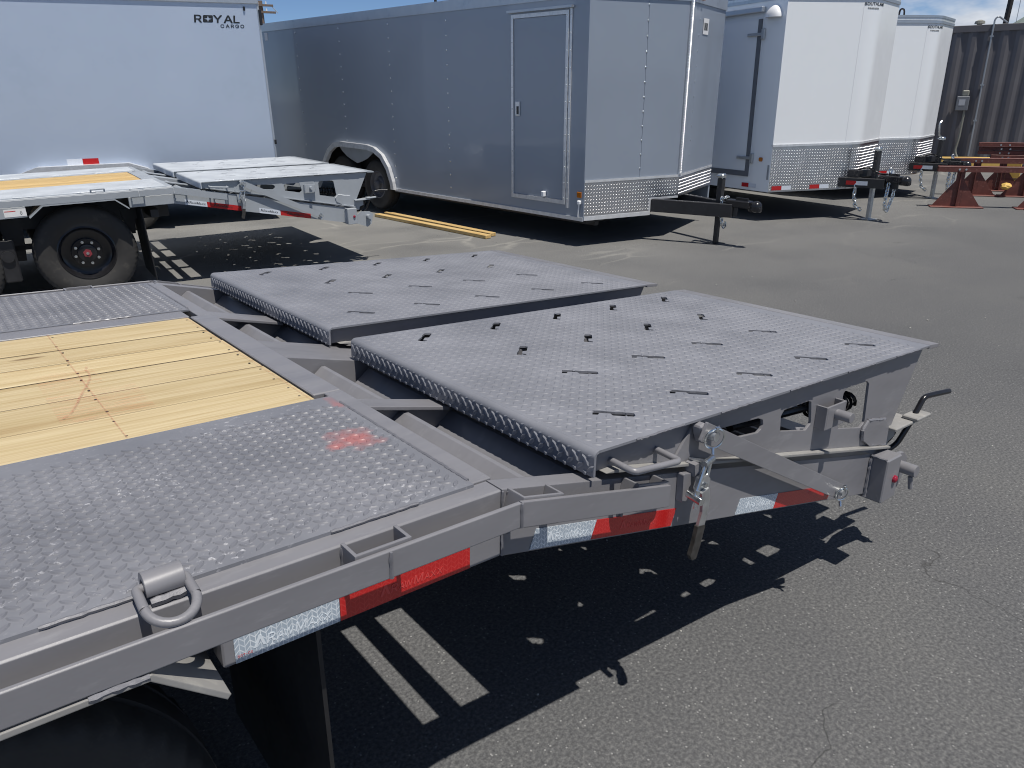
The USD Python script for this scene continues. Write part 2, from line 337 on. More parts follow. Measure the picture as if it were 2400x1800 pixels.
def wood_material(name, a, b, c):
    n = {'tc': ('texture_coordinate', {}), 'oi': ('object_info', {}), 'rm': ('math', {'math_type': 'multiply', 'value2': 37.0}), 'cx': ('combine_xyz', {}),
         'ad': ('vector_math', {'math_type': 'add'}), 'm1': ('mapping', {'scale': (0.8, 16.0, 6.0)}), 'm2': ('mapping', {'scale': (2.5, 130.0, 40.0)}), 'm3': ('mapping', {'scale': (1.6, 7.0, 1.0)}),
         'n1': ('noise_texture', {'scale': 1.5, 'detail': 5.0, 'distortion': 0.8}), 'n2': ('noise_texture', {'scale': 1.4, 'detail': 4.0}),
         'r1': ('rgb_ramp', {'ramp': [(0.28, c), (0.42, a), (0.60, b), (0.78, a)]}), 'r2': ('rgb_ramp', {'ramp': [(0.35, (0.80, 0.74, 0.66)), (0.6, (1, 1, 1))]}),
         'mul': ('mix_color', {'blend_type': 'multiply', 'fac': 0.85}),
         'vo': ('voronoi_texture', {'scale': 1.15, 'randomness': 1.0}), 'vr': ('map_range', {'from_min': 0.045, 'from_max': 0.10, 'to_min': 0.85, 'to_max': 0.0, 'clamp': True}), 'km': ('mix_color', {'b': (0.15, 0.085, 0.04)}),
         'tone': ('map_range', {'from_min': 0.0, 'from_max': 1.0, 'to_min': 0.86, 'to_max': 1.08}), 'hs': ('hsv', {'saturation': 1.0}),
         'bp': ('bump', {'strength': 0.25, 'distance': 0.0015}), 'p': ('principled_bsdf', {'roughness': 0.62, 'specular_ior_level': 0.3})}
    l = [('oi.random', 'rm.value1'), ('rm.value', 'cx.x'), ('rm.value', 'cx.y'), ('rm.value', 'cx.z'), ('tc.object', 'ad.vector1'), ('cx.vector', 'ad.vector2'),
         ('ad.vector', 'm1.vector'), ('m1.vector', 'n1.vector'), ('ad.vector', 'm2.vector'), ('m2.vector', 'n2.vector'), ('n1.fac', 'r1.fac'), ('n2.fac', 'r2.fac'), ('r1.color', 'mul.a'), ('r2.color', 'mul.b'),
         ('ad.vector', 'm3.vector'), ('m3.vector', 'vo.vector'), ('vo.distance', 'vr.value'), ('vr.result', 'km.fac'), ('mul.result', 'km.a'), ('oi.random', 'tone.value'), ('tone.result', 'hs.value'), ('km.result', 'hs.color'),
         ('n2.fac', 'bp.height'), ('bp.normal', 'p.normal'), ('hs.color', 'p.base_color')]
    return mat(name, n, l)
pine = wood_material('pine_deck_plank', (0.50, 0.40, 0.225), (0.56, 0.46, 0.28), (0.41, 0.295, 0.15))
pine_yellow = wood_material('fresh_pine_lumber', (0.52, 0.36, 0.15), (0.57, 0.42, 0.20), (0.41, 0.26, 0.10))
chalk = mat('red_chalk', {'tc': ('texture_coordinate', {}), 'm': ('mapping', {'scale': (60.0, 260.0, 1.0)}), 'n': ('noise_texture', {'scale': 1.0, 'detail': 4.0}), 'r': ('map_range', {'from_min': 0.42, 'from_max': 0.70, 'clamp': True, 'to_max': 0.62}),
            't': ('transparent_bsdf', {}), 'd': ('diffuse_bsdf', {'color': (0.42, 0.11, 0.09)}), 'x': ('mix_closure', {})},
            [('tc.object', 'm.vector'), ('m.vector', 'n.vector'), ('n.fac', 'r.value'), ('r.result', 'x.fac'), ('t.BSDF', 'x.closure1'), ('d.BSDF', 'x.closure2')], 'x.closure')
chalk_smear = mat('red_chalk_smear', {'tc': ('texture_coordinate', {}), 'm': ('mapping', {'scale': (10.0, 120.0, 1.0), 'rotation': (0, 0, 0.12)}), 'n': ('noise_texture', {'scale': 1.0, 'detail': 6.0, 'roughness': 0.7}), 'r': ('map_range', {'from_min': 0.50, 'from_max': 0.72, 'clamp': True, 'to_max': 0.4}),
            't': ('transparent_bsdf', {}), 'd': ('diffuse_bsdf', {'color': (0.60, 0.20, 0.13)}), 'x': ('mix_closure', {})},
            [('tc.object', 'm.vector'), ('m.vector', 'n.vector'), ('n.fac', 'r.value'), ('r.result', 'x.fac'), ('t.BSDF', 'x.closure1'), ('d.BSDF', 'x.closure2')], 'x.closure')

# ------------------------------------------------------------------ ground
asphalt = mat('worn_asphalt', {
    'tc': ('texture_coordinate', {}), 'sep': ('separate_xyz', {}),
    'big': ('noise_texture', {'scale': 0.55, 'detail': 6.0, 'roughness': 0.6}), 'rb': ('rgb_ramp', {'ramp': [(0.28, (0.080, 0.082, 0.085)), (0.5, (0.096, 0.097, 0.099)), (0.74, (0.114, 0.114, 0.112))]}),
    'fine': ('noise_texture', {'scale': 95.0, 'detail': 4.0, 'roughness': 0.7}), 'rf': ('rgb_ramp', {'ramp': [(0.30, (0.55, 0.55, 0.56)), (0.5, (1.0, 1.0, 1.0)), (0.70, (1.7, 1.68, 1.6))]}),
    'm1': ('mix_color', {'blend_type': 'multiply', 'fac': 1.0, 'use_clamp': False}),
    'vo': ('voronoi_texture', {'scale': 105.0, 'randomness': 1.0}), 'vc': ('separate_color', {}), 'vt': ('math', {'math_type': 'greater_than', 'value2': 0.93}), 'vd': ('math', {'math_type': 'less_than', 'value2': 0.30}), 'va': ('math', {'math_type': 'multiply'}), 'vm': ('math', {'math_type': 'multiply', 'value2': 0.55}),
    'm2': ('mix_color', {'b': (0.34, 0.34, 0.33)}),
    'gl': ('map_range', {'from_min': 1.5, 'from_max': 7.5, 'clamp': True}), 'gn': ('noise_texture', {'scale': 0.9, 'detail': 5.0}), 'gm': ('map_range', {'from_min': 0.15, 'from_max': 0.55, 'clamp': True}), 'gx': ('math', {'math_type': 'multiply'}), 'gy': ('math', {'math_type': 'multiply', 'value2': 0.95}), 'm3': ('mix_color', {'b': (0.195, 0.192, 0.182)}),  # lightens towards the far side: dusty tone with grazing sheen painted in
    'pm': ('mapping', {'scale': (0.55, 1.3, 1.0), 'rotation': (0, 0, 0.5)}), 'pw': ('noise_texture', {'scale': 1.6, 'detail': 3.0}), 'pa': ('mix_color', {'fac': 0.25}), 'pv': ('voronoi_texture', {'feature': 'distance_to_edge', 'scale': 1.5}), 'pr': ('map_range', {'from_min': 0.004, 'from_max': 0.035, 'to_min': 1.0, 'to_max': 0.0, 'clamp': True}),
    'pn': ('noise_texture', {'scale': 0.75, 'detail': 2.0}), 'pt': ('map_range', {'from_min': 0.52, 'from_max': 0.68, 'clamp': True}), 'pp': ('math', {'math_type': 'multiply'}), 'pq': ('math', {'math_type': 'multiply'}), 'pz': ('math', {'math_type': 'multiply', 'value2': 0.45}), 'm4': ('mix_color', {'b': (0.40, 0.385, 0.34)}),
    'cw': ('noise_texture', {'scale': 2.5, 'detail': 4.0}), 'ca': ('mix_color', {'fac': 0.3}), 'cv': ('voronoi_texture', {'feature': 'distance_to_edge', 'scale': 0.62}), 'cr': ('map_range', {'from_min': 0.0, 'from_max': 0.0016, 'to_min': 1.0, 'to_max': 0.0, 'clamp': True}), 'cn': ('noise_texture', {'scale': 1.7, 'detail': 2.0}), 'ct': ('map_range', {'from_min': 0.55, 'from_max': 0.62, 'to_max': 0.7, 'clamp': True}), 'cc': ('math', {'math_type': 'multiply'}), 'm5': ('mix_color', {'b': (0.03, 0.03, 0.03)}),
    'bh': ('math', {'math_type': 'multiply_add', 'value2': 0.6}), 'bp': ('bump', {'strength': 0.38, 'distance': 0.005}), 'p': ('principled_bsdf', {'roughness': 0.85, 'specular_ior_level': 0.25})},
    [('tc.object', 'sep.vector'), ('tc.object', 'big.vector'), ('big.fac', 'rb.fac'), ('tc.object', 'fine.vector'), ('fine.fac', 'rf.fac'), ('rb.color', 'm1.a'), ('rf.color', 'm1.b'),
     ('tc.object', 'vo.vector'), ('vo.color', 'vc.color'), ('vc.r', 'vt.value1'), ('vo.distance', 'vd.value1'), ('vt.value', 'va.value1'), ('vd.value', 'va.value2'), ('va.value', 'vm.value1'), ('vm.value', 'm2.fac'), ('m1.result', 'm2.a'),
     ('sep.y', 'gl.value'), ('tc.object', 'gn.vector'), ('gn.fac', 'gm.value'), ('gl.result', 'gx.value1'), ('gm.result', 'gx.value2'), ('gx.value', 'gy.value1'), ('gy.value', 'm3.fac'), ('m2.result', 'm3.a'),
     ('tc.object', 'pm.vector'), ('tc.object', 'pw.vector'), ('pm.vector', 'pa.a'), ('pw.color', 'pa.b'), ('pa.result', 'pv.vector'), ('pv.distance', 'pr.value'), ('tc.object', 'pn.vector'), ('pn.fac', 'pt.value'), ('pr.result', 'pp.value1'), ('pt.result', 'pp.value2'), ('pp.value', 'pq.value1'), ('gl.result', 'pq.value2'), ('pq.value', 'pz.value1'), ('pz.value', 'm4.fac'), ('m3.result', 'm4.a'),
     ('tc.object', 'cw.vector'), ('tc.object', 'ca.a'), ('cw.color', 'ca.b'), ('ca.result', 'cv.vector'), ('cv.distance', 'cr.value'), ('tc.object', 'cn.vector'), ('cn.fac', 'ct.value'), ('cr.result', 'cc.value1'), ('ct.result', 'cc.value2'), ('cc.value', 'm5.fac'), ('m4.result', 'm5.a'),
     ('fine.fac', 'bh.value1'), ('vo.distance', 'bh.value3'), ('bh.value', 'bp.height'), ('bp.normal', 'p.normal'), ('m5.result', 'p.base_color')])
g = trimesh.Trimesh([(-600, -600, 0), (600, -600, 0), (600, 600, 0), (-600, 600, 0)], [(0, 1, 2), (0, 2, 3)], process=False)
obj('ground', g, asphalt, kind='structure')

# far hill over the container roof
hill_mat = mat('hazy_scrub_hill', {'tc': ('texture_coordinate', {}), 'n': ('noise_texture', {'scale': 0.03, 'detail': 8.0, 'roughness': 0.65}), 'r': ('rgb_ramp', {'ramp': [(0.3, (0.10, 0.14, 0.13)), (0.7, (0.20, 0.23, 0.20))]}), 'p': ('principled_bsdf', {'roughness': 0.95})},
               [('tc.object', 'n.vector'), ('n.fac', 'r.fac'), ('r.color', 'p.base_color')])
_n = 60; _th = np.linspace(math.radians(-28), math.radians(24.5), _n); _V = []; _Fc = []
for i, a in enumerate(_th):
    fall = np.clip((math.radians(24.5) - a) / 0.16, 0, 1) ** 0.8
    top = 1100 * math.tan(math.radians(5.4)) * fall * (0.85 + 0.3 * meshkit.noise(np.array([i * .11, 0, 0]), 3)) + 2
    for k, (d, hh) in enumerate(((820, -2), (900, .35), (980, .75), (1100, 1.0), (1400, .5))):
        w = 1 + .12 * (meshkit.noise(np.array([i * .35, k * 1.7, 2.]), 5) - .5)
        _V.append((CAM[0] + math.cos(a) * d, CAM[1] + math.sin(a) * d, (top * hh * w) if k else -2))
for i in range(_n - 1):
    for k in range(4):
        a0 = i * 5 + k; _Fc += [(a0, a0 + 5, a0 + 6), (a0, a0 + 6, a0 + 1)]
obj('hill', trimesh.Trimesh(_V, np.array(_Fc)[:, ::-1], process=False), hill_mat, kind='structure', smooth=True)

# ------------------------------------------------------------------ shipping container
CA = np.array([17.1, 6.5, 0.0]); CANG = -66.7
CR = rz(CANG)                                     # local x runs along the wall to the right, local -y is its outer face... local y points into the container
cont = thing('shipping_container', 'dark brown corrugated shipping container behind the red steel stands', 'shipping container', pose(CR, CA))
CH = 2.76
def corrugation(x0, x1, z0, z1):
    prof = []; x = x0
    while x < x1:
        for dx, dy in ((0, 0), (0.072, 0), (0.14, 0.036), (0.212, 0.036)): prof.append((x + dx, dy))
        x += 0.278
    P = np.array(prof); n = len(P)
    V = np.vstack([np.c_[P, np.full(n, z0)], np.c_[P, np.full(n, z1)]]); F = []
    for i in range(n - 1): F += [(i, i + 1, n + i + 1), (i, n + i + 1, n + i)]
    return trimesh.Trimesh(V, np.array(F), process=False)
X0, X1 = -4.66, 7.5
obj('corrugated_wall', xf(corrugation(X0, X1, 0.17, CH - 0.13), t=(-0.085, 0.012, 0)), cont_paint, cont)
obj('top_rail', bx(X0, X1, 0.0, 0.07, CH - 0.13, CH, .006), cont_paint, cont)
obj('bottom_rail', bx(X0, X1, 0.0, 0.09, 0.02, 0.17, .006), cont_paint, cont)
obj('roof', bx(X0, X1, 0.02, 2.42, CH - 0.05, CH - 0.01), cont_paint, cont)
obj('back_wall', bx(X0, X1, 2.36, 2.42, 0.02, CH - 0.05), cont_paint, cont)
obj('corner_post', bx(X0 - .1, X0, 0, .15, 0.0, CH, .01), cont_paint, cont); obj('corner_post', bx(X1, X1 + .1, 0, .15, 0.0, CH, .01), cont_paint, cont)
obj('conduit', tube(bend([(0.60, -0.03, 0.2), (0.60, -0.03, 2.86), (0.66, -0.02, 2.90), (0.83, 0.25, 2.80)], 0.05), 0.017, 8), conduit_grey, cont, label='pale grey conduit bent over the roof edge')
obj('conduit_strap', [bx(.565, .635, -.05, -.0, z, z + .03) for z in (2.52, 1.6, .9)], conduit_grey, cont)
mb = obj('meter_box', bx(0.19, 0.42, -0.11, 0.0, 1.12, 1.40, .01), box_grey, cont, label='grey electric box with a pale label')
obj('label_plate', bx(0.235, 0.35, -0.113, -0.111, 1.22, 1.34), box_pale, mb)
obj('meter_cover', bx(0.27, 0.40, -0.07, 0.0, 1.40, 1.52, .02), olive_box, cont)
obj('flexible_conduit', tube(bend([(0.37, -0.05, 1.12), (0.365, -0.03, 0.55), (0.33, -0.03, 0.3), (0.43, -0.05, 0.1)], 0.08), 0.022, 8), olive_box, cont)
vt = obj('roof_vent', revolve([(CH - .01, .05), (CH + .05, .05), (CH + .05, .10), (CH + .10, .09), (CH + .125, .03), (CH + .125, .001)], (0.36, 0.5, 0), 'z', 16), olive_box, cont)
mast = thing('flag_mast', 'dark leaning mast with a thin wire rising behind the container roof', 'mast', pose(CR, CA))
obj('mast_tube', tube([(0.83, 0.9, 0.0), (0.84, 0.9, 2.7), (0.90, 0.9, 4.6)], 0.055, 10), pole_black, mast)
obj('guy_wire', tube([(1.01, 0.6, 2.72), (1.02, 0.6, 4.6)], 0.006, 5), conduit_grey, mast)

# ------------------------------------------------------------------ cargo trailers
rim_grey = paint('dark_grey_wheel_paint', (0.10, 0.10, 0.11), rough=0.4, var=0.1)
def rivets(pts, frame, r=0.0075, h=0.004):
    """dome rivet heads at pts; frame columns: two face axes and the outward normal"""
    V = [(0, 0, h)]; 
    for rr, hh in ((.6, .8), (1.0, 0.0)):
        for k in range(7): V.append((rr * r * math.cos(k * 2 * math.pi / 7), rr * r * math.sin(k * 2 * math.pi / 7), hh * h))
    F = []
    for k in range(7):
        k2 = (k + 1) % 7; F += [(0, 1 + k, 1 + k2), (1 + k, 8 + k, 8 + k2), (1 + k, 8 + k2, 1 + k2)]
    return stamps((np.array(V), np.array(F)), pts, np.repeat(np.asarray(frame)[None], len(pts), 0))

def frame_of(a, b):
    """frame of a vertical wall from plan point a to plan point b; outward normal is to the right of a->b"""
    d = np.array([b[0] - a[0], b[1] - a[1], 0.0]); d /= np.linalg.norm(d); n = np.array([d[1], -d[0], 0.0])
    return np.c_[d, [0, 0, 1.0], n], d, n

def guard_lozenges(a, b, z0, z1, pitch=0.034, keep=None, off=0.004, size=0.024):
    fr, d, n = frame_of(a, b); L = math.hypot(b[0] - a[0], b[1] - a[1]); pos = []; frs = []
    up = np.array([0, 0, 1.0]); c = math.sqrt(.5)
    FA = np.c_[(d + up) * c, (up - d) * c, n]; FB = np.c_[(d - up) * c, (d + up) * c, n]
    for i in range(int(L / pitch)):
        for j in range(int((z1 - z0) / pitch)):
            for k, Fm in ((0, FA), (1, FB)):
                s = (i + .5 * k + .3) * pitch; z = z0 + (j + .5 * k + .3) * pitch
                if s > L - .012 or z > z1 - .012 or (keep and not keep(s, z)): continue
                pos.append(np.array([a[0], a[1], 0]) + d * s + up * z + n * off); frs.append(Fm)
    return stamps(lozenge(size, 0.0115, 0.0045), pos, frs)

def links(path_pts, size=0.034, wire=0.0055, mat=None):
    """an open chain of oval links along a path"""
    P = np.asarray(path_pts, float); seg = np.linalg.norm(np.diff(P, axis=0), axis=1); S = np.r_[0, np.cumsum(seg)]
    out = []; k = 0; s = 0.0
    while s < S[-1]:
        p = np.array([np.interp(s, S, P[:, i]) for i in range(3)]); q = np.array([np.interp(min(s + .02, S[-1]), S, P[:, i]) for i in range(3)])
        t = q - p; t = t / (np.linalg.norm(t) + 1e-9); u = np.cross(t, [0.3, 0.9, 0.31]); u /= np.linalg.norm(u); w = np.cross(t, u)
        if k % 2: u = w
        a = np.linspace(0, 2 * np.pi, 13)[:-1]
        out.append(tube(p + np.outer(np.cos(a) * size * .62, t) + np.outer(np.sin(a) * size * .38, u), wire, 5, closed=True)); s += size * .82; k += 1
    return cat(out)

def tyre_mesh(c, R, W, r0, axis='y', lugs=60, side=-1):
    """tyre centred at c; tread blocks notched at the shoulders"""
    h = W / 2
    prof = [(-h * .78, r0), (-h * .98, r0 + (R - r0) * .3), (-h, r0 + (R - r0) * .55), (-h * .96, r0 + (R - r0) * .8), (-h * .86, R - .012), (-h * .72, R), (-h * .40, R + .002), (-h * .37, R - .008), (-h * .30, R - .008), (-h * .27, R + .003),
            (h * .27, R + .003), (h * .30, R - .008), (h * .37, R - .008), (h * .40, R + .002), (h * .72, R), (h * .86, R - .012), (h * .96, r0 + (R - r0) * .8), (h, r0 + (R - r0) * .55), (h * .98, r0 + (R - r0) * .3), (h * .78, r0)]
    m = revolve(prof, (0, 0, 0), axis, lugs * 2); V = m.vertices.copy(); n = lugs * 2
    for ring in (4, 5, 14, 15):
        for k in range(n):
            if (k // 1) % 2 == 0:
                i = ring * n + k; ax = 1 if axis == 'y' else 0; o = V[i].copy(); o[ax] = 0; V[i] -= o / np.linalg.norm(o) * .009
    return trimesh.Trimesh(V + np.asarray(c), m.faces, process=False)

def trailer_wheel(parent, c, axis, sgn, R=0.34, W=0.2, rim=0.19, paint_rim=None, nuts=5):
    """sgn: direction of the outer side along the axis"""
    t = obj('tyre', tyre_mesh(c, R, W, rim, axis), rubber, parent, smooth=40)
    o = sgn * W * .36
    pr = [(sgn * W * .39, rim + .004), (sgn * W * .40, rim - .012), (o - sgn * .03, rim - .03), (o - sgn * .05, rim * .62), (o - sgn * .02, rim * .5), (o - sgn * .012, rim * .36), (o + sgn * .02, rim * .32), (o + sgn * .035, rim * .22), (o + sgn * .035, .0005)]
    rm = obj('rim', revolve(pr, c, axis, 36), paint_rim or zinc_dull, parent, smooth=35)
    ax = np.array([0, 1.0, 0]) if axis == 'y' else np.array([1.0, 0, 0]); e1 = np.array([1.0, 0, 0]) if axis == 'y' else np.array([0, 1.0, 0])
    L = []
    for k in range(nuts):
        a = 2 * math.pi * (k + .25) / nuts; p = np.asarray(c) + (e1 * math.cos(a) + np.array([0, 0, math.sin(a)])) * rim * .43
        L.append(cyl(p + ax * (o - sgn * .03), p + ax * (o + sgn * .012), .009, 6))
    obj('lug_nuts', L, zinc, rm)
    return t, rm

# --- charcoal trailer ------------------------------------------------------------------------------------
GL = np.array([4.903, 4.885, 0.30])
gt = thing('charcoal_cargo_trailer', 'long charcoal enclosed cargo trailer with a side door and pointed nose', 'cargo trailer', pose(rz(4.5) @ rx(1.0), GL))
W, LEN, TOP = 2.40, 8.6, 2.235          # heights here are above the lower edge of the skin
def wl(az):
    a = math.radians(az - 94.5 + 90); return np.array([math.cos(a), math.sin(a)])
APEX = (1.19, -0.36)
pts = [(0, 0), APEX, (W, 0), (W, LEN), (0, LEN)]
arch = [(3.50, 0.0)] + [(4.0 + .5 * math.cos(t), 0.02 + .54 * math.sin(t)) for t in np.linspace(0.15, 1.45, 7)] + [(4.86 + .5 * math.cos(t) - .0, 0.04 + .54 * math.sin(t)) for t in np.linspace(1.7, 2.95, 7)] + [(5.38, 0.0)]
arch = [(3.50, -0.01), (3.52, .10), (3.60, .28), (3.74, .43), (3.92, .51), (4.10, .535), (4.80, .545), (4.98, .52), (5.15, .43), (5.30, .27), (5.38, .10), (5.40, -0.01)]
side_poly = sg.Polygon([(0, 0), (LEN, 0), (LEN, TOP), (0, TOP)]).difference(sg.Polygon(arch)).difference(sg.box(.285, .165, 1.09, 2.02))
obj('near_side_skin', prism(side_poly, 'x', 0.0, 0.03), charcoal, gt)
obj('far_side_skin', bx(W - .03, W, 0, LEN, 0, TOP), charcoal, gt); obj('rear_skin', bx(.03, W - .03, LEN - .03, LEN, 0, TOP), charcoal, gt)
def nose_panel(a, b, z0, z1, th=.02):
    fr, d, n = frame_of(a, b); L = math.hypot(b[0] - a[0], b[1] - a[1])
    m = bx(0, L, 0, th, z0, z1); R = np.c_[d, -n, [0, 0, 1.0]]
    return xf(m, R, (a[0], a[1], 0))
half = (0 + (APEX[0]) * .565, APEX[1] * .565)
obj('nose_panel', nose_panel((0, 0), half, .40, TOP), nose_grey, gt); obj('nose_panel', nose_panel((half[0] + .004, half[1] - .001), APEX, .40, TOP), nose_grey, gt)
obj('nose_panel', nose_panel(APEX, (W, 0), .40, TOP), nose_grey, gt)
# lower stone guard with a cut-out for the tongue
fr, d, n = frame_of((0, 0), APEX); GLn = math.hypot(*APEX)
gp = sg.Polygon([(0, 0), (.865, 0), (.865, .17), (GLn, .165), (GLn, .40), (0, .40)])
def on_wall(poly, a, b, th, out=0.0):
    fr, d, n = frame_of(a, b); m = extr(poly, th); v = m.vertices
    return trimesh.Trimesh(np.array([a[0], a[1], 0]) + v[:, :1] * d + v[:, 1:2] * np.array([0, 0, 1.0]) + (v[:, 2:] + out) * n, m.faces, process=False)
sgd = obj('stone_guard', on_wall(gp, (0, 0), APEX, .004, .0), atp, gt, label='bright tread plate stone guard')
obj('tread_lozenges', guard_lozenges((0, 0), APEX, .045, .385, .036, keep=lambda s, z: not (s > .85 and z < .19)), atp_high, sgd, kind='stuff', smooth=40)
sg2 = obj('stone_guard', on_wall(sg.box(0, .165, GLn * 1.02, .40), APEX, (W, 0), .004, .0), atp, gt)
obj('tread_lozenges', guard_lozenges(APEX, (W, 0), .19, .385, .036), atp_high, sg2, kind='stuff', smooth=40)
obj('guard_trim', [on_wall(sg.box(0, .385, GLn, .41), (0, 0), APEX, .006, .0045), on_wall(sg.box(0, -.012, .865, .03), (0, 0), APEX, .008, .0045), on_wall(sg.box(.845, .03, .868, .17), (0, 0), APEX, .006, .0045), on_wall(sg.box(.868, .155, GLn, .175), (0, 0), APEX, .006, .0045), on_wall(sg.box(0, .385, GLn, .41), APEX, (W, 0), .006, .0045)], alu, gt)
# raised louvred guard on the tip
obj('nose_corner_trim', [xf(bx(-.022, .022, -.012, .004, .41, TOP), t=(APEX[0], APEX[1] - .002, 0))], alu, gt)
_p = []; _f = []
for k in range(64):
    z = .42 + k * .0283
    for s_, nn in ((-1, n), (1, frame_of(APEX, (W, 0))[2])):
        dd = -d if s_ < 0 else frame_of(APEX, (W, 0))[1]
        _p.append(np.array([APEX[0], APEX[1] - .014, z + (.014 if s_ > 0 else 0)]) + dd * .012); c45 = math.sqrt(.5); _f.append(np.c_[(dd + [0, 0, 1]) * c45, np.cross(nn, (dd + np.array([0, 0, 1])) * c45), nn])
obj('trim_tread', stamps(lozenge(.03, .013, .006), _p, _f), atp_high, gt, kind='stuff')
None and obj('tongue_guard', [xf(bx(-.004, .004, -.30, 0.0, .20, .52), rz(0), (APEX[0], APEX[1] - .03, 0))] + [bx(APEX[0] - .008, APEX[0] + .008, APEX[1] - .33, APEX[1] - .03, z, z + .006) for z in np.linspace(.22, .51, 11)] + [bx(APEX[0] - .012, APEX[0] + .012, APEX[1] - .34, APEX[1] - .32, .20, .53)], alu, gt, label='ribbed aluminium wing on the tongue')
cap = sg.Polygon(pts)
obj('roof', prism(cap, 'z', TOP, TOP + .02), alu_dark, gt)
obj('top_trim', prism(cap.buffer(.012, join_style=2).difference(cap.buffer(-.02)), 'z', TOP - .085, TOP + .03), alu_dark, gt)
obj('corner_trim', bx(-.006, .0, -.004, .03, .0, TOP - .09), charcoal, gt)
obj('bottom_trim', bx(-.012, 0, 0, 3.5, -.02, .02), alu, gt); obj('bottom_trim', bx(-.012, 0, 5.4, LEN, -.02, .02), alu, gt)
# wheel arch trim, inner dark well, wheels
ap = np.array(arch); band = sg.LineString(arch).buffer(.035, cap_style=2).difference(sg.box(0, -.2, 9, 0))
fd = obj('fender', prism(band, 'x', -.055, -.002), alu, gt, label='bright aluminium tandem fender trim')
teeth = sg.Polygon([(3.95, .52), (4.95, .53), (4.85, .44), (4.72, .37), (4.60, .33), (4.45, .29), (4.30, .33), (4.18, .37), (4.05, .44)])
obj('fender_web', prism(teeth, 'x', .012, .02), alu_dark, gt)
obj('wheel_well', bx(.24, .28, 3.3, 5.6, -.05, .6), black_dull, gt)
for yy in (4.00, 4.90): trailer_wheel(gt, (.12, yy, .02), 'x', -1, R=.345, W=.2, rim=.19, paint_rim=rim_grey)
for yy in (4.00, 4.90): trailer_wheel(gt, (W - .12, yy, .02), 'x', 1, R=.345, W=.2, rim=.19, paint_rim=zinc_dull)
obj('underframe', [bx(.1, W - .1, 0.05, LEN - .05, -.06, 0.0)] + [bx(x, x + .06, .05, LEN - .1, -.1, -.0) for x in (.25, W - .31)], black_dull, gt)
# riveted seams
fx = np.c_[[0, 1.0, 0], [0, 0, 1.0], [-1.0, 0, 0]]
for yy, z0, z1 in ((2.26, .14, 2.06), (3.46, .16, 2.08), (4.67, .60, 2.09), (5.9, .48, 2.09), (7.1, .1, 2.09)):
    nn = int((z1 - z0) / .15) + 1
    obj('rivet_row', rivets([(-.001, yy, z) for z in np.linspace(z0, z1, nn)], fx, .013, .006), zinc, gt, kind='stuff')
nf = frame_of((0, 0), APEX)
obj('rivet_row', rivets([np.array([half[0], half[1], 0]) + np.array([0, 0, z]) + nf[2] * .001 for z in np.linspace(.5, 2.1, 12)], nf[0], .012, .006), zinc, gt, kind='stuff')
nf2 = frame_of(APEX, (W, 0))
obj('rivet_row', rivets([np.array([APEX[0], APEX[1], 0]) + nf2[1] * .30 + np.array([0, 0, z]) + nf2[2] * .001 for z in np.linspace(.6, 2.0, 10)], nf2[0], .012, .006), zinc, gt, kind='stuff')
# side door
dr = obj('side_door', bx(-.006, .02, .30, 1.075, .18, 2.005), charcoal, gt)
obj('door_frame', prism(sg.box(.262, .135, 1.112, 2.045).difference(sg.box(.298, .178, 1.078, 2.008)), 'x', -.018, -.001), alu, gt)
obj('frame_rib', prism(sg.box(.222, .10, .25, 2.06), 'x', -.012, -.001), alu, gt)
obj('drip_rail', bx(-.05, 0, .2, 1.15, 2.062, 2.085), alu_dark, gt)
obj('rivets', rivets([(-.018, .28, z) for z in np.linspace(.2, 2.0, 12)] + [(-.018, 1.095, z) for z in np.linspace(.2, 2.0, 9)] + [(-.012, .236, z) for z in np.linspace(.2, 2.0, 12)], fx, .008, .005), zinc, dr, kind='stuff')
hb = obj('door_latch', bx(-.022, -.006, .975, 1.045, 1.03, 1.18, .004), alu, dr)
obj('latch_recess', bx(-.0245, -.0225, .985, 1.02, 1.045, 1.13), black, hb)
obj('door_hook', bx(-.05, -.006, .555, .60, .19, .25, .008), white_plastic, dr)
obj('side_marker', bx(-.014, 0, .03, .095, .225, .285, .004), amber_lens, gt)
obj('breakaway_plug', [bx(-.035, .0, .03, .075, .155, .20, .01), cyl((-.02, .05, .16), (-.012, .07, .02), .007, 6)], white_plastic, gt)
obj('side_label', [bx(-.003, -.001, 6.80, 6.90, 2.02, 2.13)], sticker, gt)
lb = obj('nose_label', on_wall(sg.box(.43, 1.86, .62, 2.02), APEX, (W, 0), .002, .004), sticker, gt)
obj('label_print', [on_wall(sg.box(.455 + k * .022, 1.90, .470 + k * .022, 1.975), APEX, (W, 0), .0006, .0065) for k in range(6)], print_black, lb)
obj('clearance_light', [on_wall(sg.box(.05 + k * .12, TOP - .055, .09 + k * .12, TOP - .025), APEX, (W, 0), .02, .014) for k in range(3)], amber_lens, gt)
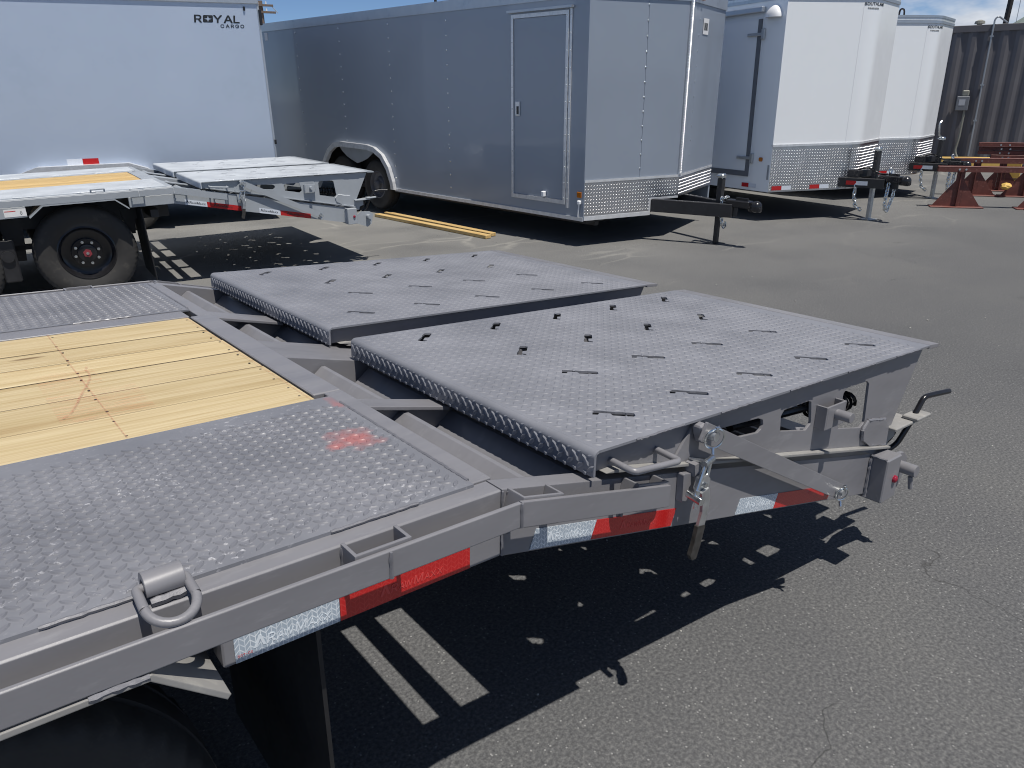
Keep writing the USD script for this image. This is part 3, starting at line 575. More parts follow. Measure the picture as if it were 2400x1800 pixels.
# tongue, coupler, jack, chains
def tongue(parent, x, y0, fwd, z, jack_foot_z, half_w=.42, tag_num=None, crank=False, beam_h=.115, top=.33):
    L = 1.0
    a = [(x - half_w, y0), (x + half_w, y0)]; e = (x, y0 - fwd)
    for ax_, ay_ in a:
        dd = np.array([e[0] - ax_, e[1] - ay_]); ln = np.hypot(*dd); dd /= ln; R = np.c_[[dd[0], dd[1], 0], [-dd[1], dd[0], 0], [0, 0, 1.0]]
        bm = obj('tongue_beam', xf(bx(0, ln - .12, -.03, .03, z - beam_h, z, .004), R, (ax_, ay_, 0)), black_dull, parent)
    cy = y0 - fwd
    obj('coupler', [bx(x - .055, x + .055, cy - .08, cy + .2, z - .03, z + .045, .01), trimesh.Trimesh(*(lambda m: (m.vertices, m.faces))(xf(trimesh.creation.icosphere(2, .06), t=(x, cy - .14, z - .005)))), bx(x - .035, x + .035, cy - .2, cy - .06, z - .06, z - .0, .015), bx(x - .012, x + .012, cy - .04, cy + .1, z + .045, z + .07)], black, parent, smooth=35)
    jy = cy + .30
    obj('jack_tube', [bx(x - .031, x + .031, jy - .031, jy + .031, z - .05, z + top - .05, .004)], black_dull, parent)
    obj('jack_leg', [bx(x - .024, x + .024, jy - .024, jy + .024, jack_foot_z + .01, z - .05, .003), bx(x - .085, x + .085, jy - .075, jy + .075, jack_foot_z, jack_foot_z + .012, .003)], zinc_dull if crank is not None else black_dull, parent)
    obj('jack_head', [bx(x - .038, x + .038, jy - .038, jy + .038, z + top - .05, z + top, .012), cyl((x - .03, jy, z + top - .02), (x - .10, jy, z + top - .02), .01, 8)], zinc, parent)
    if crank: obj('jack_crank', tube(bend([(x - .03, jy, z + top), (x - .09, jy, z + top + .03), (x - .13, jy, z + top + .19), (x - .09, jy, z + top + .22)], .02), .011, 8), zinc, parent)
    obj('jack_sticker', bx(x + .0315, x + .0325, jy - .02, jy + .02, z + .03, z + top - .08), pink_sticker, parent)
    return jy, cy
jy, cy = tongue(gt, 1.154, APEX[1] + .1, .97, .165, -.29, half_w=.30, crank=None, beam_h=.14, top=.30)
obj('safety_chain', links([(1.13, jy - .04, .20), (1.12, jy - .05, .10), (1.13, jy - .07, -.06), (1.17, jy - .08, -.09), (1.20, jy - .07, -.05)], .042, .007), zinc, gt)
obj('safety_chain', links([(1.22, jy + .05, .19), (1.23, jy - .05, .22), (1.12, jy - .06, .21)], .042, .007), zinc, gt)

# --- silver trailer on the left, its long side towards the camera -----------------------------------------
RP = np.array([3.295, 9.184, 0.0])
rt = thing('silver_cargo_trailer', 'tall silver enclosed cargo trailer with black lettering, its long side to the camera', 'cargo trailer', pose(rz(-14.4), RP))
RT = 2.68
rarch = sg.LineString([(-3.22, .38), (-3.12, .58), (-2.98, .73), (-2.78, .80), (-1.80, .805), (-1.61, .74), (-1.48, .60), (-1.40, .38)])
rside = sg.Polygon([(-8.0, .45), (0, .45), (0, RT), (-8.0, RT)]).difference(sg.Polygon(list(rarch.coords)))
obj('near_side_skin', prism(rside, 'y', 0, .03), royal_skin, rt)
obj('body', bx(-8.0, -.002, .03, 2.5, .5, RT - .002), royal_skin, rt)
obj('rear_trim', bx(-.012, .012, -.008, 2.5, .42, RT), alu_dark, rt)
obj('top_trim', bx(-8.0, .01, -.02, .02, RT - .0, RT + .085, .006), alu_dark, rt)
obj('roof', bx(-8.0, .0, .02, 2.5, RT, RT + .05), alu_dark, rt)
obj('bottom_trim', bx(-8, -3.2, -.012, 0, .42, .452), alu, rt); obj('bottom_trim', bx(-1.4, 0, -.012, 0, .42, .452), alu, rt)
obj('fender', prism(rarch.buffer(.045), 'y', -.15, -.002), alu, rt, label='bright aluminium tandem fender')
for xx in (-2.75, -1.85): trailer_wheel(rt, (xx, .12, .345), 'y', -1, R=.345, W=.2, rim=.19)
for xx in (-2.75, -1.85): trailer_wheel(rt, (xx, 2.38, .345), 'y', 1, R=.345, W=.2, rim=.19)
obj('underframe', bx(-7.9, -.1, .3, 2.2, .36, .5), black_dull, rt)
obj('reflective_strip', bx(-2.30, -2.125, -.002, -.0005, .845, .915), red_lens, rt); obj('reflective_strip', bx(-2.47, -2.302, -.002, -.0005, .845, .915), tape_plain_white, rt)
obj('side_hook', [bx(-.18, -.155, -.02, 0, 2.60, 2.65, .006)], black, rt)
obj('door_hinge', bx(.0, .035, -.03, .02, 2.44, 2.62, .008), black, rt); obj('door_hinge', bx(.0, .03, -.02, .02, 1.0, 1.06, .006), black, rt)
rx_, ry_ = (1, 0, 0), (0, 0, 1)
lx = -.775
def logo(chars, x, z, h, sx, shear, gap):
    out = []
    for c in chars:
        m = face_text(c, h, (0, 0, 0), rx_, ry_, .001, True, sx, shear); w0, w1 = m.vertices[:, 0].min(), m.vertices[:, 0].max()
        m.apply_translation((x - w0, -.0018, z)); out.append(m); x += (w1 - w0) + gap
    return out, x
O_ = sg.box(-.058, -.041, .058, .041).buffer(0).difference(sg.Polygon([(-.046, 0), (-.010, .008), (0, .034), (.010, .008), (.046, 0), (.010, -.008), (0, -.034), (-.010, -.008)]))
O_ = sg.box(-.045, -.028, .045, .028).buffer(.013).difference(sg.Polygon([(-.046, 0), (-.010, .009), (0, .034), (.010, .009), (.046, 0), (.010, -.009), (0, -.034), (-.010, -.009)]))
mk, x = logo('R', lx, 2.46, .082, 1.42, .12, .014)
om = prism(sa.skew(O_, xs=7, origin=(0, 0)), 'y', -.0018, -.0008); om.apply_translation((x + .058, 0, 2.501)); mk.append(om)
mk2, x = logo('YAL', x + .116 + .006, 2.46, .082, 1.42, .12, .006); mk += mk2
obj('lettering', mk, print_black, rt, label='black ROYAL lettering with a star in the O')
mk, x = logo('CARGO', -.475, 2.405, .036, 1.35, .05, .016)
obj('lettering', mk, print_black, rt, label='small black CARGO lettering')

# --- two white trailers -----------------------------------------------------------------------------------
def white_trailer(name, label, origin, az, door, num, crank, zb, guard_top, group=None):
    R = rz(az - 90)
    t = thing(name, label, 'cargo trailer', pose(R, origin), group)
    Wd, Ln, Tp = 1.98, 4.9, (2.66 if door else 2.53)
    d0 = np.array([math.cos(math.radians(-26 - (az - 90))), math.sin(math.radians(-26 - (az - 90)))])
    q = d0 * 1.02; ap = d0 * 1.02 + np.array([.17, -.015]); r = np.array([Wd, 0.0])
    arcp = [tuple(q)] + [tuple((1 - s) ** 2 * q + 2 * s * (1 - s) * (q + d0 * .20) + s * s * (q + np.array([.37, .03]))) for s in np.linspace(.12, 1, 9)]
    outline = [(0, 0)] + arcp + [(Wd, 0), (Wd, Ln), (0, Ln)]
    P = sg.Polygon(outline)
    nosep = sg.Polygon([(0, .02)] + outline[:len(arcp) + 2] + [(Wd, .02)])
    walls = P.difference(sg.box(-.1, -2, Wd + .1, .02))
    shell = prism(nosep.difference(nosep.buffer(-.03)), 'z', guard_top, Tp - .1)
    obj('nose_skin', shell, white_skin, t, smooth=25)
    gd = obj('stone_guard', prism(nosep.buffer(.004).difference(nosep.buffer(-.03)), 'z', zb, guard_top), atp, t, smooth=25)
    L0 = 1.02; runs = [((0, 0), tuple(q))] + [(arcp[i], arcp[i + 1]) for i in range(len(arcp) - 1)] + [(arcp[-1], (Wd, 0))]
    lz = [guard_lozenges(a, b, zb + .015, guard_top - .02, .036, off=.005) for a, b in runs]
    obj('tread_lozenges', cat([m for m in lz if len(m.vertices)]), atp_high, gd, kind='stuff', smooth=40)
    obj('guard_trim', prism(nosep.buffer(.010).difference(nosep.buffer(-.02)), 'z', guard_top - .012, guard_top + .014), alu, t, smooth=25)
    obj('top_trim', prism(P.buffer(.012).difference(P.buffer(-.03)), 'z', Tp - .1, Tp - .066), alu_dark, t, smooth=25)
    obj('top_trim', prism(P.buffer(.006).difference(P.buffer(-.03)), 'z', Tp - .064, Tp - .034), alu, t, smooth=25)
    obj('top_trim', prism(P.buffer(.012).difference(P.buffer(-.03)), 'z', Tp - .032, Tp), alu_dark, t, smooth=25)
    obj('roof', prism(P.buffer(-.01), 'z', Tp - .03, Tp - .01), white_skin, t)
    obj('underframe', prism(P.buffer(-.12), 'z', zb + .02, zb + .1), black_dull, t)
    obj('far_side_skin', bx(Wd - .03, Wd, .02, Ln, zb, Tp - .1), white_skin, t); obj('rear_skin', bx(.03, Wd - .03, Ln - .03, Ln, zb, Tp - .1), white_skin, t)
    obj('near_side_skin', bx(0, .03, .02, Ln, zb, Tp - .1), white_skin, t)
    for x_, s_ in ((-.10, -1), (Wd + .10, 1)):
        trailer_wheel(t, (x_, 3.2, .33), 'x', s_, R=.33, W=.18, rim=.18)
        obj('fender', prism(sg.LineString([(2.75, .45), (2.82, .62), (3.0, .76), (3.4, .76), (3.58, .62), (3.65, .45)]).buffer(.012), 'x', min(x_ - .1, x_ + .1), max(x_ - .1, x_ + .1)), alu, t)
    # vertical panel seam on the nose and the part of the maker's lettering that shows
    fr, d, n = frame_of((0, 0), tuple(q))
    obj('panel_seam', on_wall(sg.box(1.0, guard_top + .014, 1.006, Tp - .1), (0, 0), tuple(q), .002, .0), white_plastic, t)
    pts_ = [np.array([*p, 0.0]) for p in ([tuple(q * 1.0)] + arcp[1:])]
    ww = 0.0; o3 = np.array([q[0], q[1], 0]) + n * .003
    m1 = face_text('SOUTHLAND', .032, (0, 0, 0), (1, 0, 0), (0, 1, 0), .0006, True, 1.35); m2 = face_text('TRAILERS', .016, (0.05, 0, 0), (1, 0, 0), (0, 1, 0), .0006, True, 1.8)
    # wrap the lettering round the curved nose
    S = [0.0]; 
    ring = [np.array(tuple(q)) - d0 * .02] + [np.array(a) for a in arcp[1:]] + [np.array([Wd, 0.0])]
    for i in range(1, len(ring)): S.append(S[-1] + np.linalg.norm(ring[i] - ring[i - 1]))
    S = np.array(S); Rg = np.array(ring)
    def wrap(m, z):
        v = m.vertices; s = v[:, 0]; x = np.interp(s, S, Rg[:, 0]); y = np.interp(s, S, Rg[:, 1])
        dx = np.interp(s + .01, S, Rg[:, 0]) - np.interp(s - .01, S, Rg[:, 0]); dy = np.interp(s + .01, S, Rg[:, 1]) - np.interp(s - .01, S, Rg[:, 1]); ln = np.hypot(dx, dy)
        off = .0025 + v[:, 2]
        return trimesh.Trimesh(np.c_[x + dy / ln * off, y - dx / ln * off, z + v[:, 1]], m.faces, process=False)
    obj('lettering', wrap(m1, Tp - .165), print_black, t, label='small black maker lettering round the nose'); obj('lettering', wrap(m2, Tp - .205), print_black, t)
    for s0 in (.035, .57):
        obj('reflective_strip', on_wall(sg.box(s0, zb + .022, s0 + .135, zb + .072), (0, 0), tuple(q), .002, .008), red_lens, t); obj('reflective_strip', on_wall(sg.box(s0 + .137, zb + .022, s0 + .27, zb + .072), (0, 0), tuple(q), .002, .008), tape_plain_white, t)
    if door:
        obj('header_beam', bx(-.07, 0, .33, 1.9, 2.445, 2.505, .006), alu_dark, t)
        fs = obj('door_seal', prism(sg.box(.365, .535, 2.2, 2.375).difference(sg.box(.425, .60, 2.14, 2.375)), 'x', -.012, -.0005), door_seal, t)
        sd = obj('side_door', bx(-.008, -.001, .43, 2.135, .605, 2.37), white_skin, t)
        obj('corner_strip', bx(-.006, 0, .0, .30, zb, Tp - .1), white_skin, t)
        for z_ in (2.205, .765):
            obj('door_hinge', [bx(-.03, -.008, .33, .58, z_ - .018, z_ + .018, .006), bx(-.04, -.006, .29, .345, z_ - .06, z_ + .06, .008)], zinc_dull, sd)
        dm = [(.03 + .0, 0)]
        ds = sg.Point(0, 0).buffer(.135, 24).intersection(sg.box(-.2, 0, .2, .2))
        a = np.linspace(0, math.pi, 15); V = []; F = []
        for i, aa in enumerate(a):
            for j, bb in enumerate(np.linspace(0, math.pi / 2, 7)):
                V.append((-.10 * math.sin(bb) * math.sin(aa) ** .5 if 0 < i < 14 else 0, .175 + .115 * math.cos(aa), 2.375 + .135 * math.sin(aa) * math.cos(bb)))
        for i in range(14):
            for j in range(6):
                k = i * 7 + j; F += [(k, k + 7, k + 8), (k, k + 8, k + 1)]
        obj('side_vent', trimesh.Trimesh(V, np.array(F)[:, ::-1], process=False), white_plastic, t, label='white scoop vent', smooth=50)
        obj('side_marker', bx(-.03, 0, .14, .195, .735, .785, .01), amber_lens, t)
        for y0 in (.23, 1.2):
            obj('reflective_strip', bx(-.008, -.0065, y0 + .11, y0 + .23, .405, .455), red_lens, t); obj('reflective_strip', bx(-.008, -.0065, y0 - .02, y0 + .108, .405, .455), tape_plain_white, t)
        obj('bumper_rub', bx(-.012, 0, .02, .05, .52, .70, .004), conduit_grey, t)
    else:
        for x_, y_ in ((.34, .03), (.66, -.05)):
            obj('roof_tie_loop', tube(bend([(x_ - .06, y_, Tp - .02), (x_ - .045, y_, Tp + .09), (x_ + .045, y_, Tp + .09), (x_ + .06, y_, Tp - .02)], .04), .013, 8), black, t)
        obj('clearance_light', on_wall(sg.box(.40, Tp - .09, .45, Tp - .03), (0, 0), tuple(q), .03, .008), amber_lens, t)
    x = ap[0] + (.07 if door else .16); jy, cy = tongue(t, x, ap[1] + .22, .80, .52, 0.0, half_w=.34, crank=crank, beam_h=.115, top=.37)
    tz = .52
    dd = np.array([.34, -.80]); dd /= np.linalg.norm(dd); nn = np.array([-dd[1] * -1, -dd[0]]) ; nn = np.array([-.80, -.34]) / np.hypot(.8, .34)
    base = np.array([x - .34, ap[1] + .22])
    def beam_plate(s0, s1, z0, z1, m):
        p0 = base + dd * s0 + nn * .032; V = []
        mm = extr(sg.box(s0, z0, s1, z1), .001); v = mm.vertices
        return obj(m[0], trimesh.Trimesh(np.c_[base[0] + dd[0] * v[:, 0] + nn[0] * (.0315 + v[:, 2]), base[1] + dd[1] * v[:, 0] + nn[1] * (.0315 + v[:, 2]), v[:, 1]], mm.faces, process=False), m[1], t)
    beam_plate(.30, .42, tz - .085, tz - .035, ('reflective_strip', red_lens)); beam_plate(.422, .56, tz - .085, tz - .035, ('reflective_strip', tape_plain_white))
    obj('chalk_number', face_text(num, .045, np.array([base[0] + dd[0] * .10 + nn[0] * .0325, base[1] + dd[1] * .10 + nn[1] * .0325, tz - .085]), (dd[0], dd[1], 0), (0, 0, 1), .0004, False, 1.0, .2), chalk_grey, t)
    obj('battery_box', bx(x - .16, x + .16, ap[1] - .16, ap[1] + .02, tz, tz + .09, .006), black_dull, t)
    obj('cable', tube(bend([(x - .1, ap[1] - .1, tz + .09), (x - .05, ap[1] - .2, tz + .13), (x, cy + .22, tz + .05), (x - .03, cy + .1, tz + .06)], .05), .012, 6), black, t)
    ch = (x - .11, cy + .30)
    obj('safety_chain', links([(x - .20, jy + .1, tz - .1), (x - .21, jy + .1, .3), (x - .18, jy + .08, .17), (x - .10, jy + .05, .12)], .05, .008), zinc, t)
    obj('safety_chain', links([(x + .02, cy + .1, tz + .10), (x - .01, cy + .08, tz - .1), (x - .04, cy + .07, .3), (x - .02, cy + .08, .16), (x + .04, cy + .08, .14), (x + .12, cy + .09, .3), (x + .14, cy + .1, tz - .08)], .05, .008), zinc, t)
    obj('coupler_bolt', [cyl((x + .055, cy + .05, tz - .03), (x + .085, cy + .05, tz - .03), .018, 6), cyl((x + .055, cy + .05, tz - .075), (x + .085, cy + .05, tz - .075), .018, 6)], zinc, t)
    obj('coupler_plate', bx(x + .02, x + .055, cy - .02, cy + .12, tz - .12, tz + .02, .006), black_dull, t)
    return t
white_trailer('white_cargo_trailer', 'tall white enclosed cargo trailer with a shaded side door, beside the charcoal trailer', (7.78, 4.53, 0.0), 80.0, True, '25P', False, .37, .93)
white_trailer('white_cargo_trailer', 'white enclosed cargo trailer with black roof tie loops, next to the dark shipping container', (10.30, 4.90, 0.0), 80.0, False, '302', True, .34, .87)

# ------------------------------------------------------------------ equipment trailers
SL = -0.217                                            # slope of the dovetail
def dz(x): return SL * x
MAINPOSE = pose(np.array([[0.998595, -0.00066, 0.05299], [0.0, 0.999922, 0.012463], [-0.052994, -0.012445, 0.998517]]), (0, 0, 0.87))
_cy, _sy, _cp, _sp, _cr, _sr = [f(a) for a in (-0.0936, -0.0114, 0.0043) for f in (math.cos, math.sin)]
TWINR = np.array([[_cy, -_sy, 0], [_sy, _cy, 0], [0, 0, 1]]) @ np.array([[_cp, 0, _sp], [0, 1, 0], [-_sp, 0, _cp]]) @ np.array([[1, 0, 0], [0, _cr, -_sr], [0, _sr, _cr]])

def slot(cx, cy, ang):
    p = [(-.050, -.016), (-.037, -.015), (-.034, -.002), (-.008, -.001), (-.002, -.013), (.046, -.012), (.051, -.004), (.048, .012), (.020, .014), (.004, .011), (-.030, .014), (-.050, .012)]
    return sa.translate(sa.rotate(sg.Polygon(p), ang, origin=(0, 0)), cx, cy)

def tread_stamps(x0, x1, y0, y1, zf, avoid=(), pitch=0.0315, size=None):
    ix = np.arange(math.floor(x0 / pitch), math.ceil(x1 / pitch)); iy = np.arange(math.floor(y0 / pitch), math.ceil(y1 / pitch)); pos = []; fr = []
    c = math.sqrt(.5); sl = zf(1.0) - zf(0.0)
    A = np.c_[[c, c, sl * c], [-c, c, -sl * c], [0, 0, 1.0]]; B = np.c_[[c, -c, sl * c], [c, c, sl * c], [0, 0, 1.0]]
    un = sg.MultiPolygon(list(avoid)).buffer(.006) if avoid else None
    for k, Fm in ((0, A), (1, B)):
        X, Y = np.meshgrid((ix + .5 * k) * pitch, (iy + .5 * k) * pitch, indexing='ij'); X, Y = X.ravel(), Y.ravel()
        ok = (X > x0 + .012) & (X < x1 - .012) & (Y > y0 + .012) & (Y < y1 - .012); X, Y = X[ok], Y[ok]
        if un is not None:
            import shapely
            ok = ~shapely.contains_xy(un, X, Y); X, Y = X[ok], Y[ok]
        pos.append(np.c_[X, Y, [zf(x) for x in X]]); fr.append(np.repeat(Fm[None], len(X), 0))
    return stamps(size or LOZ, np.concatenate(pos), np.concatenate(fr))

def equipment_trailer(name, label, mpose, main):
    T = thing(name, label, 'flatbed trailer', mpose)
    P, TR, RP_, WD, WL = (steel, tread_paint, ramp_paint, pine, weld_mat) if main else (silver, tread_silver, tread_silver, pine_yellow, weld_silver)
    hub = -0.92 if main else -0.74
    XF, YW = -4.3, 2.44
    def part(n, m, mt=None, parent=None, **k): return obj(n, m, mt or P, parent or T, **k)
    # deck
    seams = [.657, .829, 1.011, 1.196, 1.349, 1.503, 1.703] if main else [.776, .94, 1.10, 1.265, 1.43, 1.59, 1.749]
    g = np.random.default_rng(5 if main else 6)
    xw = -.069 if main else -.118
    for i in range(6):
        a, b = seams[i] + .0032, seams[i + 1] - .0032; dzz = g.uniform(-.0022, .0008)
        part('plank', bx(XF, xw - abs(g.normal(0, .0012)), a, b, -.04, -.0035 + dzz, .004), WD)
    y0w, y1w = seams[0], seams[-1]
    part('seam_dirt', [bx(XF, xw - .003, y - .0030, y + .0030, -.03, -.0062) for y in seams[1:-1]], paint('painted_seam_shade' + ('' if main else '_b'), (.060, .042, .024), .9, var=.4, scale=20), kind='stuff')  # dark brown strips stand in for the shade lines between planks
    if main:
        sc = []
        for i in range(6):
            for f in (.22, .78):
                y = seams[i] + (seams[i + 1] - seams[i]) * f
                for x in (-.092, -.50): sc.append(revolve([(-.006, .0001), (-.0042, .0034), (-.0030, .0034), (-.0030, .0001)], (x + g.normal(0, .003), y + g.normal(0, .008), 0), 'z', 8))
        part('screws', sc, paint('dark_screw_heads', (0.06, 0.05, 0.04), .5), kind='stuff')
        def strip(pl, w, z=-.0005):
            P_ = np.asarray(pl, float); t = np.gradient(P_, axis=0); t /= np.linalg.norm(t, axis=1, keepdims=True); nn = np.c_[-t[:, 1], t[:, 0]]
            L_, R_ = P_ + nn * w / 2, P_ - nn * w / 2; n_ = len(P_); V = np.vstack([np.c_[L_, np.full(n_, z)], np.c_[R_, np.full(n_, z)]]); F = []
            for k in range(n_ - 1): F += [(k, n_ + k, n_ + k + 1), (k, n_ + k + 1, k + 1)]
            return trimesh.Trimesh(V, F, process=False)
        part('chalk_line', [strip([(-.502, y) for y in np.linspace(.66, 1.70, 30)], .0032), strip([(-.084, y) for y in np.linspace(.66, 1.70, 30)], .003)], chalk, label='snapped red chalk line')
        scr = bend([(-.449, 1.258), (-.485, 1.24), (-.480, 1.157), (-.495, 1.09), (-.524, 1.027), (-.545, .95), (-.574, .886), (-.592, .865)], .03, 6)[:, :2] if False else np.array([(-.470, 1.262), (-.478, 1.235), (-.476, 1.20), (-.481, 1.157), (-.498, 1.10), (-.524, 1.027), (-.548, .95), (-.570, .892), (-.590, .866)])
        part('chalk_scribble', [strip(scr, .006, -.0002)], chalk, label='red chalk scribble')
        for q_, w_ in (([(-.60, .93), (-.40, .93)], .22), ([(-.60, 1.16), (-.46, 1.16)], .16)): part('chalk_smear', strip(q_, w_, .0001), chalk_smear)
    mar = .055 if main else .03
    ny1 = y0w - .003
    tp = part('tread_plate', bx(XF, -.037, .040, ny1, -.0065, 0), TR, label='scuffed near-side tread plate' if main else None)
    fy0 = y1w + (.105 if main else .07)
    tp2 = part('tread_plate', bx(XF, -.037, fy0, YW - .04, -.0065, 0), TR)
    if main:
        part('tread_lozenges', tread_stamps(-1.35, -.05, .045, ny1 - .045, lambda x: -.0002, size=lozenge(.031, .0105, .0024)), loz_paint, tp, kind='stuff', smooth=40)
        part('tread_lozenges', tread_stamps(-1.6, -.05, fy0, YW - .045, lambda x: -.0002, size=lozenge(.031, .0105, .0024)), loz_paint, tp2, kind='stuff', smooth=40)
    part('inner_flange', bx(XF, -.066, y1w + .003, fy0 - .003, -.05, -.002, .002))
    # cross member at the rear of the deck
    part('cross_member', [bx(-.0355, .013, .052, ny1 + .04, -.08, -.004, .002), bx(xw + .005, .013, ny1 + .041, y1w + .004, -.08, -.003, .003), bx(-.0355, .013, y1w + .005, YW - .052, -.08, -.004, .002)])
    wl_ = [bead((-.0365, .06, .0), (-.0365, .60, .0), .0034, seed=1), bead((-.0365, fy0 + .02, .0), (-.0365, YW - .06, .0), .0034, seed=2)]
    for i, x in enumerate(np.arange(-.16, -2.2, -.42)): wl_.append(bead((x, .0405, -.0015), (x - .17, .0405, -.0015), .0034, seed=10 + i)); wl_.append(bead((x - .07, fy0 - .001, -.001), (x - .25, fy0 - .001, -.001), .0036, seed=30 + i))
    part('weld_bead', wl_, WL, kind='stuff', smooth=50)
    # side rails of the frame, dovetail rails, rub rails, pockets
    for s, ya, yb in ((0, 0.0, .05), (1, YW - .05, YW)):
        part('frame_rail', [bx(XF, -.0005, ya, yb, -.066, -.0065, .003), bx(hub + .385, -.0005, ya, yb, -.15, -.0665, .003), bx(XF, hub - .36, ya, yb, -.15, -.0665, .003)])
        part('dovetail_rail', prism([(0, -.0065), (1.535, dz(1.535) - .0065), (1.535, dz(1.535) - .15), (0, -.15)], 'y', ya, yb))
        o0, o1 = ((-.060, -.0505) if s == 0 else (YW + .051, YW + .060))
        rub = [bx(XF, -.0005, o0, o1, -.061, -.0085, .002), prism([(0, -.0085), (.430, dz(.43) - .0085), (.430, dz(.43) - .061), (0, -.061)], 'y', o0, o1)]
        part('rub_rail', rub)
        Rs = ry(math.degrees(math.atan(-SL)))
        pk = []
        h = .058
        for x, slope in ((-2.35, 0), (-1.55, 0), (-.333, 0), (.012, 1), (.335, 1)):
            sgn = -1 if s == 0 else 1; yy0 = 0 if s == 0 else YW; oy = sgn * .0495
            m = cat(bx(0, .0065, yy0, yy0 + oy, -h, .004), bx(.098, .1045, yy0, yy0 + oy, -h, .004), bx(.0066, .0979, yy0 + oy, yy0 + oy - sgn * .0065, -h, .004))
            m = xf(m, Rs, (x, 0, dz(x) - .008)) if slope else xf(m, t=(x, 0, -.008))
            part('stake_pocket', m)
            if s == 0: pk += [bead((x + .002, -.003, dz(x) * slope - .01), (x + .002, -.003, dz(x) * slope - .1), .004, seed=int(100 + x * 10))]
        if s == 0:
            part('weld_bead', pk + [bead((-.275, -.0615, -.012), (-.275, -.0615, -.058), .0035, seed=77), bead((.0, -.0615, -.010), (.0, -.0615, -.06), .0035, seed=78), bead((0, -.002, -.01), (0, -.002, -.148), .003, seed=79)], WL, kind='stuff', smooth=50)
    # fenders, wheels, hangers
    for s, ya, yb in ((0, -.062, .24), (1, YW - .24, YW + .062)):
        fl = sg.LineString([(hub - .347, -.152), (hub - .242, -.068), (hub + .276, -.068), (hub + .372, -.150)]).buffer(.0045, cap_style=2, join_style=1)
        fl2 = sg.LineString([(XF + .8, -.0665), (hub - .25, -.0665)]).buffer(.003, cap_style=2)
        part('fender', prism(fl, 'y', ya, yb), steel_pale if main else P)
    rimp = black
    for s, yc in ((0, .17), (1, YW - .17)):
        sg_ = -1 if s == 0 else 1
        for hx in (hub, hub - .98):
            gz_ = -.497 if not main else (-.918 + (hx + .9) * -.0532 + .39)
            c = (hx, yc, gz_)
            part('tyre', tyre_mesh(c, .39, .235, .222, 'y', 52), rubber, smooth=40)
            pr = [(sg_ * .092, .226), (sg_ * .098, .214), (sg_ * .085, .205), (sg_ * .06, .200), (sg_ * .035, .19), (sg_ * .02, .165), (sg_ * .022, .12), (sg_ * .06, .115), (sg_ * .062, .075), (sg_ * .09, .07), (sg_ * .095, .045), (sg_ * .095, .0005)]
            rm = part('rim', revolve(pr, c, 'y', 48), rimp, smooth=35)
            nuts = []
            for k in range(8):
                a = 2 * math.pi * (k + .3) / 8; p = np.array([c[0] + .092 * math.cos(a), c[1], c[2] + .092 * math.sin(a)])
                nuts.append(cat(cyl(p + [0, sg_ * .06, 0], p + [0, sg_ * .074, 0], .0125, 6), cyl(p + [0, sg_ * .07, 0], p + [0, sg_ * .082, 0], .006, 8)))
            part('lug_nuts', nuts, zinc, rm)
            hc = part('hub_cap', cyl((c[0], c[1] + sg_ * .094, c[2]), (c[0], c[1] + sg_ * .106, c[2]), .034, 6), paint('red_hub_cap' + numbered('m', 'h')[1:].replace('/', '_'), (0.22, .03, .04), .4), rm)
            part('hub_bolt', cyl((c[0], c[1] + sg_ * .106, c[2]), (c[0], c[1] + sg_ * .112, c[2]), .012, 8), zinc, hc)
    gz1 = -.497 if not main else -.52
    for hx in (hub, hub - .98): part('axle', cyl((hx, .2, gz1), (hx, YW - .2, gz1), .06, 12), black_dull)
    for yb in (.40, YW - .40):
        part('spring_hanger', [prism([(hub - .58, -.20), (hub - .40, -.20), (hub - .44, -.55), (hub - .54, -.55)], 'y', yb - .03, yb + .03), bx(hub - .98, hub, yb - .03, yb + .03, -.46, -.42), prism([(hub + .34, -.20), (hub + .46, -.20), (hub + .43, -.42), (hub + .37, -.42)], 'y', yb - .03, yb + .03)], black_dull)
    if not main: part('axle_plate', [bx(hub - .62, hub - .50, .06, .09, -.66, -.32, .01), cyl((hub - .56, .04, -.45), (hub - .56, .06, -.45), .045, 16)], black_dull)
    for yb in (.44, YW - .44): part('main_beam', [bx(XF, .0, yb - .05, yb + .05, -.30, -.085, .004)], black_dull)
    for x in np.arange(-.42, XF, -.41): part('floor_joist', bx(x - .02, x + .02, .052, YW - .052, -.085, -.042), black_dull)
    fx_ = hub + .55 if main else hub + .47
    for yb in (.03, YW - .63): part('mud_flap', xf(bx(-.004, .004, yb, yb + .60, -.62, 0), ry(-1.5), (fx_, 0, -.17)), black_rubber)
    if not main: part('rear_step_tube', bx(-.20, -.13, .07, YW - .07, -.26, -.19, .004), black_dull)
    # dovetail: cross bars, fingers, centre beam, inner webs, rear tube
    for c in np.arange(.118, 1.5, .158):
        b = dz(c) - .080
        m = [(c - .056, b + .012), (c - .002, b + .056), (c + .010, b + .056), (c + .010, b - .004), (c + .003, b - .004), (c + .003, b + .046), (c - .048, b + .005)]
        part('step_angle', prism(m, 'y', .052, 1.04)); part('step_angle', prism(m, 'y', 1.29, YW - .052))
    th = math.degrees(math.atan(-SL)); Rd = ry(th)
    for a, b, x1 in ((.55, .62, .262), (1.665, 1.78, .262)):
        part('tie_bar', xf(bx(.014, x1, a, b, -.016, -.005, .0015), Rd, (0, 0, 0)))
        part('inner_web', prism([(.014, -.02), (1.52, dz(1.52) - .02), (1.52, dz(1.52) - .13), (.014, -.13)], 'y', (a + b) / 2 - .006, (a + b) / 2 + .006))
    part('centre_beam', prism([(.014, -.006), (1.53, dz(1.53) - .006), (1.53, dz(1.53) - .085), (.014, -.085)], 'y', 1.05, 1.28))
